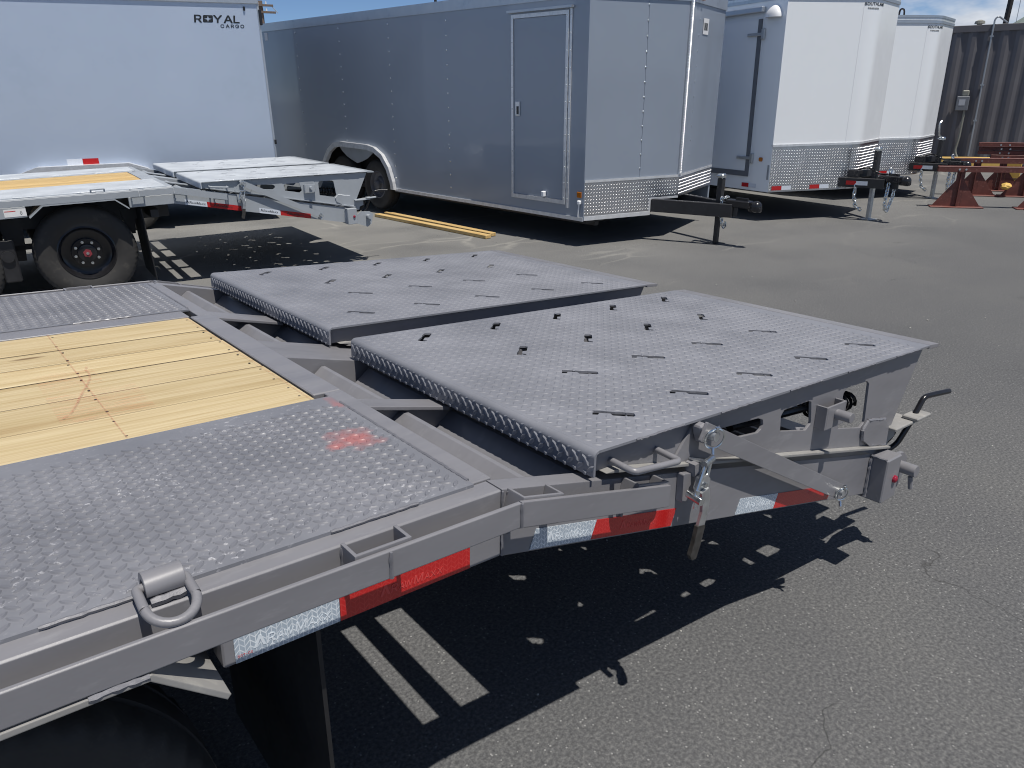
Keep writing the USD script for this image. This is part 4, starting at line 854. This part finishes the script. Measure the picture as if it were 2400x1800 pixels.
    part('rear_tube', bx(1.536, 1.63, .10, YW - .10, dz(1.575) - .155, dz(1.575) - .012, .006))
    for s in (0, 1):
        m = [(1.534, -.352), (1.632, -.352), (1.632, -.503), (1.534, -.497)]
        lo, hi = (-.058, .098) if s == 0 else (YW - .098, YW + .058)
        lb_ = part('lamp_box', bx(1.534, 1.632, lo, hi, -.498, -.345, .004))
        if s == 0:
            part('weld_bead', [bead((1.531, -.004, -.35), (1.531, -.004, -.49), .006, seed=3), bead((1.531, -.055, -.343), (1.532, .0, -.343), .0045, seed=4)], WL, kind='stuff', smooth=50)
            mk_ = part('marker_lamp', revolve([(-.0575, .013), (-.0655, .012), (-.0685, .008), (-.0695, .0005)], (1.60, 0, -.425), 'y', 16), dark_lens, lb_, smooth=50)
        yt = .0 if s == 0 else YW
        lug = part('hinge_lug', prism([(1.633, -.43), (1.70, -.392), (1.79, -.400), (1.825, -.43), (1.80, -.52), (1.755, -.55), (1.633, -.50)], 'y', (.0 if s == 0 else YW - .014), (.014 if s == 0 else YW)))
        a = -1 if s == 0 else 1
        part('hinge_pin', [cyl((1.765, yt, -.445), (1.765, yt + a * .062, -.445), .021, 18), cyl((1.765, yt + a * .045, -.47), (1.772, yt + a * .050, -.515), .008, 8)], P, lug, smooth=40)
    # ramps
    zt = lambda x: .013 - .016 * (x - .235)
    for s, (ya, yb) in enumerate(((-.010, 1.072), (1.228, 2.42))):
        Rm = UsdGeom.Xform.Define(stage, numbered(pathof(T), 'loading_ramp')).GetPrim()
        sl = []
        Wr = yb - ya
        for x in (.44, .724, 1.006, 1.298, 1.603): sl.append(slot(x, ya + Wr * .90, 45))
        for x in (.604, .881, 1.172, 1.472): sl.append(slot(x, ya + Wr * .632, 45))
        for x in (.597, .880, 1.163, 1.472): sl.append(slot(x, ya + Wr * .392, -42))
        for x in (.434, .713, 1.001, 1.299, 1.595): sl.append(slot(x, ya + Wr * .128, -45))
        top = sg.box(.249, ya, 1.80, yb)
        for q in sl: top = top.difference(q)
        m = extr(top, .006); v = m.vertices.copy(); v[:, 2] = v[:, 2] - .006 + np.array([zt(x) for x in v[:, 0]])
        rp = part('ramp_tread_plate', trimesh.Trimesh(v, m.faces, process=False), RP_, Rm)
        if main: part('tread_lozenges', tread_stamps(.25, 1.76, ya, yb, lambda x: zt(x) - .0002, sl, size=lozenge(.028, .0092, .0016)), ramp_loz, Rm, kind='stuff', smooth=40)
        a = np.linspace(math.pi / 2, math.pi, 7); r_ = .016; zc = zt(.25) - r_
        ol = [(.25 + r_ * math.cos(t), zc + r_ * math.sin(t)) for t in a] + [(.234, -.046)]; il = [(.240, -.046)] + [(.25 + (r_ - .006) * math.cos(t), zc + (r_ - .006) * math.sin(t)) for t in a[::-1]]
        fe = part('front_lip', prism(ol + il, 'y', ya, yb), RP_, Rm, smooth=30)
        if main:
            c = math.sqrt(.5); up = np.array([-.12, 0, 1.0]); up /= np.linalg.norm(up); yv = np.array([0, -1.0, 0]); nn = np.array([-1.0, 0, 0]); pos = []; fr_ = []
            for iy in range(int(Wr / .0315)):
                for k, (dy, z, sg2_) in enumerate(((0, -.030, 1), (.5, -.014, -1), (0, .002, 1), (.5, -.045, -1))):
                    y = ya + (iy + .3 + dy) * .0315
                    if y > yb - .012: continue
                    nx = nn if z < -.005 else np.array([-.8, 0, .6]); px = .2338 if z < -.005 else .2385
                    d_ = (up * c + yv * c * sg2_); d_ = d_ - nx * (d_ @ nx); d_ /= np.linalg.norm(d_)
                    pos.append((px, y, z if z > -.04 else -.0425)); fr_.append(np.c_[d_ * (1 if z > -.04 else .45), np.cross(nx, d_), nx])
            part('lip_lozenges', stamps(lozenge(.031, .0115, .0026), pos, fr_), ramp_loz, Rm, kind='stuff', smooth=40)
        part('tail_lip', prism([(1.795, zt(1.795) - .012), (1.865, zt(1.865) - .014), (1.865, zt(1.865) - .003), (1.80, zt(1.80) + .001)], 'y', ya, yb), P, Rm)
        flz = lambda x: dz(x) + .020
        for side, yp in ((0, ya + .020), (1, yb - .028)):
            pl = sg.Polygon([(.2405, zt(.24) - .007), (1.797, zt(1.797) - .012), (1.677, -.249), (1.640, flz(1.640)), (.2405, flz(.2405) - .03)])
            pl = sg.Polygon([(.2405, zt(.24) - .0065), (1.797, zt(1.797) - .0125), (1.677, -.249), (1.636, flz(1.636)), (.30, flz(.30)), (.2405, -.046)])
            w1 = sg.Polygon([(.738, -.070), (.776, -.090), (.863, -.105), (.878, -.098), (.885, -.086), (.880, -.071), (.857, -.066), (.745, -.064)]); w1 = sg.Polygon([(.62, -.062), (.66, -.075), (.776, -.096), (.863, -.105), (.878, -.098), (.885, -.086), (.880, -.071), (.857, -.062), (.70, -.052)])
            w2 = sg.Polygon([(.973, -.127), (.967, -.080), (.980, -.066), (1.10, -.066), (1.117, -.072), (1.133, -.140), (1.109, -.157)])
            w3 = sg.Polygon([(1.299, -.198), (1.297, -.085), (1.312, -.070), (1.434, -.072), (1.451, -.083), (1.466, -.215), (1.443, -.229)])
            for w in (w1, w2, w3): pl = pl.difference(w.buffer(-.006).buffer(.006))
            part('side_plate', prism(pl, 'y', yp, yp + .008), P, Rm)
            part('side_flange', prism([(.30, flz(.30)), (1.64, flz(1.64)), (1.64, flz(1.64) - .007), (.27, flz(.27) - .007)], 'y', yp - (.022 if side == 0 else -.0), yp + (.0 if side == 0 else .022) + .012), steel_pale if main else P, Rm)
        for yp in (ya + Wr * .33, ya + Wr * .67): part('inner_rib', prism([(.30, zt(.3) - .008), (1.77, zt(1.77) - .02), (1.65, -.12), (.35, -.055)], 'y', yp, yp + .008), black_dull if not main else P, Rm)
        yo = ya + .020 if s == 0 else yb - .020; sgn = -1 if s == 0 else 1
        bkt = lambda y0, y1, *q: bx(q[0], q[1], yo + sgn * y0, yo + sgn * y1, q[2], q[3], .001)
        cb = part('chain_bracket', [bkt(0, .034, 1.150, 1.156, -.158, -.088), bkt(0, .034, 1.250, 1.256, -.158, -.088), bkt(.028, .034, 1.1565, 1.2495, -.158, -.088)], P, Rm)
        part('bracket_pin', cyl((1.207, yo + sgn * .034, -.118), (1.207, yo + sgn * .080, -.118), .015, 16), P, cb, smooth=40)
        if s == 0:
            part('weld_bead', [bead((.36 + i * .30, ya - .0005, zt(.36 + i * .3) - .0025), (.52 + i * .30, ya - .0005, zt(.52 + i * .3) - .0025), .0032, seed=50 + i) for i in range(5)], WL, Rm, kind='stuff', smooth=50)
            part('gusset', prism(sg.Polygon([(.577, zt(.577) - .014), (.673, zt(.673) - .012), (.680, -.04), (.650, -.128), (.600, -.128), (.556, -.118), (.515, -.085)]).buffer(-.004).buffer(.004), 'y', yo - .0075, yo - .0005), P, Rm)
            pad = [(1.478, -.211), (1.597, -.234), (1.628, -.267), (1.631, -.330), (1.512, -.306), (1.462, -.275), (1.452, -.236)]
            pd = part('weld_pad', prism(sg.Polygon(pad).buffer(-.008).buffer(.008), 'y', yo - .010, yo - .0005), P, Rm)
            pp = [(p[0], yo - .005, p[1]) for p in pad]
            part('weld_bead', [bead(pp[0], pp[1], .006, seed=61), bead(pp[3], pp[4], .006, seed=62), bead(pp[5], pp[6], .005, seed=63), bead(pp[6], pp[0], .005, seed=64)], WL, pd, kind='stuff', smooth=50)
            part('lift_handle', tube(bend([(.302, yo, -.030), (.302, yo - .072, -.032), (.452, yo - .072, -.047), (.452, yo, -.044)], .014), .0075, 10), P, Rm, smooth=60)
            # strut with its pins and rings
            a3, b3 = np.array([.588, 0, -.026]), np.array([1.290, 0, -.388]); dd = (b3 - a3) / np.linalg.norm(b3 - a3); nv = np.array([-dd[2], 0, dd[0]])
            e0, e1 = a3 - dd * .022, b3 + dd * .030
            st = part('support_strut', prism(sg.Polygon([tuple((e0 + nv * .024)[[0, 2]]), tuple((e1 + nv * .024)[[0, 2]]), tuple((e1 - nv * .024)[[0, 2]]), tuple((e0 - nv * .024)[[0, 2]])]).buffer(-.003).buffer(.003), 'y', -.034, -.026), P, Rm)
            part('strut_spacer', [cyl(a3 + [0, -.026, 0], a3 + [0, yo, 0], .014, 14), cyl(b3 + [-.02, -.026, .01], b3 + [-.02, .0, .01], .014, 14)], P, st)
            for q_, tl in ((a3, 0), (b3 + np.array([-.020, 0, .010]), 1)):
                pn = part('strut_pin', cyl(q_ + [0, -.034, 0], q_ + [0, -.056, 0], .0115, 16), zinc_dull, st, smooth=40)
                t_ = np.linspace(0, 2 * math.pi, 29)[:-1]; rr = .0255 if tl == 0 else .021
                ring_ = q_ + np.array([0, -.050, -.006]) + np.c_[np.cos(t_) * rr * .78, -np.cos(t_) * rr * .45 - np.sin(t_) * .004, np.sin(t_) * rr]
                part('pin_ring', [tube(ring_, 0.0026, 7, closed=True), cyl(q_ + [-.004, -.05, -.028], q_ + [-.008, -.056, -.042], .004, 8), bx(q_[0] - .004, q_[0] + .008, q_[1] - .058, q_[1] - .05, q_[2] + .012, q_[2] + .024, .001)], zinc, pn, smooth=50)
            part('strut_tab', xf(bx(-.011, .011, -.026, yo - .008, -.026, .026, .004), ry(-22), (.582, 0, -.026)), P, Rm)
            # lock lever at the tail
            lk = part('latch_plate', [bx(1.64, 1.80, -.02, .07, -.284, -.272, .003), bx(1.76, 1.86, -.035, .02, -.2715, -.258, .004), prism([(1.637, -.286), (1.74, -.286), (1.74, -.335), (1.70, -.345), (1.69, -.375), (1.637, -.37)], 'y', .024, .034)], steel_pale if main else P, Rm)
            part('latch_rod', tube(bend([(1.70, .06, -.42), (1.765, .02, -.37), (1.80, .0, -.28), (1.848, -.005, -.205), (1.985, -.03, -.205)], .02), .0095, 10), black, lk, smooth=60)
            part('latch_cable', [tube(bend([(1.60, .10, -.36), (1.70, .06, -.40), (1.755, .03, -.33), (1.75, .03, -.29)], .03), .008, 8), tube(bend([(1.62, .09, -.34), (1.72, .05, -.37), (1.765, .03, -.30)], .03), .008, 8)], black, lk)
        tt = np.linspace(0, 1, 120); yy = yo + (.11 if s == 0 else -.11)
        part('lift_spring', [tube(np.c_[1.30 + .26 * tt, yy + .028 * np.cos(tt * 60), -.165 - .03 * tt + .028 * np.sin(tt * 60)], .006, 6), cyl((.9, yy, -.135), (1.32, yy, -.165), .012, 8), cyl((1.1, yy + .09, -.17), (1.6, yy + .09, -.235), .010, 8)], black, Rm)
    # toggle latch on the dovetail rail
    tb = part('latch_tab', prism(sg.Polygon([(.530, -.122), (.568, -.130), (.566, -.185), (.534, -.19)]).buffer(.004), 'y', -.020, -.0006))
    yl = -.046
    tg = part('toggle_latch', [tube(bend([(.553, yl - .006, -.085), (.533, yl - .006, -.158)], .01) if False else [(.556, yl - .010, -.088), (.530, yl - .010, -.160)], .0052, 10), tube([(.594, yl + .004, -.090), (.580, yl + .004, -.165)], .0052, 10), cyl((.550, yl - .010, -.086), (.600, yl + .004, -.088), .0085, 10), cyl((.574, yl + .002, -.087), (.572, -.0, -.098), .007, 10)], zinc, label='zinc toggle latch with a curved lever')
    part('latch_body', prism(sg.Polygon([(.553, -.125), (.578, -.122), (.590, -.135), (.585, -.165), (.555, -.172), (.545, -.150)]).buffer(-.003).buffer(.003), 'y', yl - .004, yl + .010), zinc_dull, tg)
    part('latch_pin', [cyl((.529, yl - .030, -.168), (.533, yl + .014, -.164), .0095, 14), cyl((.533, yl - .012, -.176), (.531, yl - .012, -.192), .005, 8), cyl((.533, yl - .012, -.156), (.534, yl - .012, -.146), .0065, 6), cyl((.560, yl - .016, -.140), (.561, yl + .0, -.139), .0065, 6), cyl((.584, yl - .006, -.176), (.585, yl + .002, -.164), .005, 8)], zinc, tg, smooth=40)
    lev = sg.Polygon([(.548, -.158), (.576, -.150), (.583, -.18), (.581, -.215), (.572, -.250), (.548, -.245), (.558, -.21), (.556, -.185)]).buffer(-.002).buffer(.002)
    lv = part('latch_lever', prism(lev, 'y', yl - .014, yl - .006), zinc_dull, tg)
    part('lever_grip', prism(sg.Polygon([(.546, -.243), (.574, -.248), (.564, -.295), (.552, -.332), (.536, -.332), (.528, -.318), (.538, -.285)]).buffer(-.003).buffer(.003), 'y', yl - .0155, yl - .0045), paint('worn_black_grip' + ('' if main else '_b'), (.035, .033, .03), .6, var=.5, scale=60), lv)
    part('latch_hook', prism([(.552, -.098), (.575, -.094), (.578, -.108), (.572, -.128), (.556, -.130)], 'y', -.030, -.001), P)
    # lashing ring at the edge of the deck
    if main:
        xr = -.598
        lr = part('lashing_ring', tube(bend([(xr - .020, .030, .014), (xr - .033, .028, .015), (xr - .034, -.018, .010)] + [(xr - .034 * math.cos(t), -.018 - .034 * math.sin(t), .010 - .013 * math.sin(t)) for t in np.linspace(.15, math.pi - .15, 12)] + [(xr + .034, -.018, .010), (xr + .033, .028, .015), (xr + .026, .030, .014)], .004, 4), .0070, 12), P, smooth=60, label='painted D-shaped lashing ring')
        aa = np.linspace(-.35, math.pi + .35, 13); oc = [(.030 + .022 * math.cos(t), .016 + .021 * math.sin(t)) for t in aa]; ic = [(.030 + .012 * math.cos(t), .016 + .011 * math.sin(t)) for t in aa[::-1]]
        part('ring_clip', prism(oc + ic, 'x', xr - .024, xr + .030), P, lr, smooth=40)
        part('weld_bead', [bead((xr - .02, .008, .001), (xr + .027, .008, .001), .007, .007, seed=91), bead((xr - .02, .054, .002), (xr + .027, .054, .002), .006, .007, seed=92), bead((hub + .20, -.059, -.066), (hub + .275, -.0590, -.066), .0055, seed=93)], WL, lr, kind='stuff', smooth=50)
    else:
        part('deck_hook', tube(bend([(-.62, .02, .0), (-.62, -.0, .02), (-.52, -.0, .02), (-.52, .02, .0)], .01), .007, 8), P)
    # reflective tape with lettering
    def tape(x0, xm, x1, slope, h, z0, white_txt, red_txt, slant=0.0):
        k = SL if slope else 0.0
        def q(xa, xb, m): 
            sh = slant * h
            pz = [(xa - sh, z0 + k * (xa - sh)), (xb - sh, z0 + k * (xb - sh)), (xb, z0 + h + k * xb), (xa, z0 + h + k * xa)]
            return part('reflective_tape', prism(pz, 'y', -.0018, -.0004), m)
        w_ = q(x0, xm - .0006, tape_white if main else tape_plain_white); r_ = q(xm + .0006, x1, tape_red if main else red_lens)
        dv = np.array([1, 0, k]); dv = dv / np.linalg.norm(dv); uv = np.array([0, 0, 1.0]) if True else 0
        hh = h * (.30 if main else .38)
        for (xa, par, col, txt) in ((x0 + (.050 if main else .035), w_, print_white if main else print_black, white_txt), (xm + (xm - x0) * (.55 if main else .45), r_, print_pale_red if main else print_black, red_txt)):
            if not txt: continue
            o = np.array([xa, -.0020, z0 + h * .32 + k * xa])
            ms = []; xo = 0.0
            for c, big in (('R', 1), ('A', 0), ('W', 0), ('M', 1), ('A', 0), ('X', 0), ('X', 0)):
                m = face_text(c, hh * (1.15 if big else .84), (0, 0, 0), dv, uv, .0004, not main, 1.1, .18); u = m.vertices @ dv; w0, w1 = u.min(), u.max()
                m.apply_translation(o + dv * (xo - w0)); ms.append(m); xo += w1 - w0 + hh * .10
            q0 = lambda a, b: (xa + a * hh, o[2] + k * a * hh + b * hh)
            ms.append(prism(sg.Polygon([q0(-1.5, 0), q0(-.85, 1.45), q0(-.55, 1.45), q0(-.10, 0), q0(-.42, 0), q0(-.72, .95), q0(-1.15, 0)]), 'y', -.0024, -.0020))
            part('lettering', ms, col, par)
    if main:
        tape(-.517, -.342, -.076, False, .047, -.147, True, True)
        tape(.088, .262, .535, True, .046, -.1465, True, True, .35)
        tape(.805, .991, 1.30, True, .046, -.1465, True, False, .35)
        part('tape_code', face_text('DOT-C2', .0042, (-.514, -.0021, -.138), (1, 0, .0), (0, 0, 1), .0003, False), print_red)
    else:
        tape(.083, .263, .553, True, .046, -.150, True, True)
        tape(.709, .90, 1.185, True, .046, -.150, True, True)
        st_ = part('warning_sticker', bx(-1.25, -1.10, -.0018, -.0004, -.138, -.080), sticker)
        part('sticker_stripe', [bx(-1.245, -1.17, -.0024, -.0019, -.098, -.092)], print_red, st_); part('sticker_symbol', tube(np.c_[-1.135 + .006 * np.cos(np.linspace(0, 6.0, 14)), np.full(14, -.002), -.112 + .011 * np.sin(np.linspace(0, 6.0, 14))], .0016, 5), print_black, st_)
    part('front_header', bx(XF - .06, XF, 0, YW, -.16, .03, .006))
    return T
equipment_trailer('flatbed_trailer', 'dark grey flatbed trailer in front, with two folded tread plate ramps and a plank deck', MAINPOSE, True)
equipment_trailer('flatbed_trailer', 'light silver flatbed trailer with folded ramps, in front of the tall lettered silver trailer', pose(TWINR, (1.068, 5.995, 0.879)), False)

# ------------------------------------------------------------------ lumber on the ground, steel stands, yellow timbers, utility pole
def board(name, a, b, w, h, m, label, category, z=0.004, group=None):
    a, b = np.array(a, float), np.array(b, float); L = np.linalg.norm(b - a); ang = math.degrees(math.atan2(b[1] - a[1], b[0] - a[0]))
    t = pose(rz(ang), (a[0], a[1], z))
    x = thing(name, label, category, t, group)
    obj('timber', bx(0, L, -w / 2, w / 2, 0, h, .004), m, x)
    return x
board('pine_board', (4.38, 8.50), (4.47, 6.02), .085, .04, pine_yellow, 'fresh yellow pine board on the asphalt, the nearer of a pair under the charcoal trailer', 'board')
board('pine_board', (4.56, 8.55), (4.60, 6.10), .085, .04, pine_yellow, 'fresh yellow pine board on the asphalt, the farther of a pair under the charcoal trailer', 'board')

def steel_stand(p0, p1, z, label, feet, plates=True):
    p0, p1 = np.array(p0, float), np.array(p1, float); L = np.linalg.norm(p1 - p0); ang = math.degrees(math.atan2(p1[1] - p0[1], p1[0] - p0[0]))
    t = thing('steel_stand', label, 'steel stand', pose(rz(ang), (p0[0], p0[1], 0)), 'red oxide steel stands')
    obj('top_beam', [bx(0, L, -.05, .05, z - .012, z, .003), bx(0, L, -.05, -.042, z - .075, z - .0125), bx(0, L, .042, .05, z - .075, z - .0125)], oxide, t)
    for f in feet:
        lg = obj('leg', [bx(f - .05, f + .05, -.006, .006, .0155, z - .0765), bx(f - .006, f + .006, -.04, -.0065, .0155, z - .0765), bx(f - .006, f + .006, .0065, .04, .0155, z - .0765)], oxide, t)
        obj('base_plate', bx(f - .33, f + .33, -.12, .12, .002, .015, .003), oxide, lg)
        obj('gusset', [prism([(f - .052, .0155), (f - .30, .0155), (f - .052, .36)], 'y', -.005, .005), prism([(f + .052, .0155), (f + .30, .0155), (f + .052, .36)], 'y', -.005, .005)], oxide, lg)
        obj('bolts', [cyl((f + k, -.0505, z - .04), (f + k, -.06, z - .04), .014, 6) for k in (-.04, .04)], zinc, lg)
    return t
steel_stand((10.60, 3.72), (11.75, 1.90), .555, 'red oxide steel stand with the lowest beam, nearest in the group by the container', (.30, 1.35, 2.0))
steel_stand((12.05, 4.12), (12.95, 2.60), .56, 'red oxide steel stand in the second row, in front of the yellow timbers', (.34, 1.02, 1.6))
steel_stand((13.0, 3.95), (13.7, 2.5), .56, 'red oxide steel stand in the back row carrying the stacked red channels', (.20, .75, 1.4))
for i, (z, dx, rot, lab) in enumerate(((.565, 0, 0, 'red oxide channel at the bottom of the stack on the back stand'), (.625, .03, 2.5, 'red oxide channel in the middle of the stack on the back stand'), (.69, -.02, -.8, 'red oxide channel on top of the stack on the back stand'))):
    p0, p1 = np.array((12.95 + dx, 4.13)), np.array((13.85, 2.2)); ang = math.degrees(math.atan2(p1[1] - p0[1], p1[0] - p0[0])) + rot
    t = thing('steel_channel', lab, 'steel channel', pose(rz(ang), (p0[0], p0[1], z)), 'stacked red oxide channels')
    obj('web', bx(0, 2.4, -.05, .05, .046, .054, .002), oxide, t); obj('flange', bx(0, 2.4, -.05, -.043, 0, .0455), oxide, t); obj('flange', bx(0, 2.4, .043, .05, 0, .0455), oxide, t)
    obj('bolts', [cyl((f, -.0505, .02), (f, -.058, .02), .014, 6) for f in (.3, .42, 1.5)], zinc, t)
board('yellow_timber', (16.0, 6.75), (17.05, 5.2), .16, .22, yellow, 'long yellow painted timber lying at the foot of the dark container', 'timber', .0)
for i, (x, y, lab) in enumerate(((13.55, 3.78, 'upright yellow block seen through the legs of the red stands, the left of two'), (13.80, 3.42, 'upright yellow block seen through the legs of the red stands, the right of two'))):
    t = thing('yellow_block', lab, 'block', pose(rz(-66), (x, y, 0)), 'yellow blocks behind the red stands')
    obj('timber', bx(-.11, .11, -.09, .09, .0, .46, .012), yellow, t)
    obj('groove', bx(-.112, .112, -.0925, -.0905, .16, .175), pole_wood, t)
t = thing('yellow_rag', 'crumpled yellow glove or rag on the steel behind the red stands', 'rag', pose(rz(10), (12.35, 3.42, .16)))
ic = trimesh.creation.icosphere(3, 1.0); v = ic.vertices * np.array([.11, .07, .05]); v *= (1 + .7 * (meshkit.fbm(ic.vertices * 1.9 + 5, 3, 2) - .5))[:, None]
obj('folded_cloth', trimesh.Trimesh(v, ic.faces), yellow, t, smooth=60)

UP = np.array([15.9, 40.5, 0.0])
up = thing('utility_pole', 'wooden utility pole with two crossarms behind the charcoal trailer', 'utility pole', pose(rz(-25), UP))
obj('pole', tube([(0, 0, 0), (0, 0, 3.2), (0, 0, 6.3)], [.17, .15, .13], 10), pole_wood, up)
for z, s in ((6.08, 0), (5.76, .1)):
    cr_ = obj('crossarm', xf(bx(-.75, .55, -.05, .05, -.05, .05, .005), ry(2), (.1 + s, -.15, z)), pole_wood, up)
    obj('insulator', [cyl((x, -.15, z + .05), (x, -.15, z + .17), .035, 8) for x in (-.55, -.1, .3)], white_plastic, up)
obj('crossarm_brace', [cyl((.55, -.15, 6.06), (.85, -.15, 5.72), .018, 6), cyl((-.25, -.1, 5.2), (-.35, -.1, 5.6), .04, 8)], zinc_dull, up)
wr = thing('power_line', 'thin power line leaving the utility pole to the left', 'power line')
s_ = np.linspace(0, 1, 24)
obj('wire', tube(np.c_[UP[0] - .4 - s_ * 22, UP[1] - .3 + s_ * 8, 6.2 - 1.2 * np.sin(s_ * np.pi * .5) * (1 - s_) + s_ * .3], .012, 5), black, wr)
av = thing('roof_whip_aerial', 'short dark aerial tip rising behind the roof edge of the charcoal trailer', 'aerial')
obj('mast', tube([(CAM[0] + .62 / .937 * 24, CAM[1] + 24, 0), (CAM[0] + .62 / .937 * 24, CAM[1] + 24, 4.75)], .05, 8), pole_black, av)

# small loose stones on the asphalt near the trailer
g = np.random.default_rng(4); Vs = []; Fs = []; n0 = 0
ic = trimesh.creation.icosphere(0, 1.0)
for k in range(420):
    x, y = g.uniform(-.2, 5.5), g.uniform(-1.2, 3.5)
    r = g.uniform(.0012, .0035) * (1 if g.random() > .04 else 2.0); v = ic.vertices * r * g.uniform(.6, 1.3, 3) + [x, y, r * .45]
    Vs.append(v); Fs.append(ic.faces + n0); n0 += len(v)
obj('gravel', trimesh.Trimesh(np.concatenate(Vs), np.concatenate(Fs), process=False), paint('pale_gravel', (0.36, 0.35, 0.32), .8, var=.4, scale=30), kind='stuff')
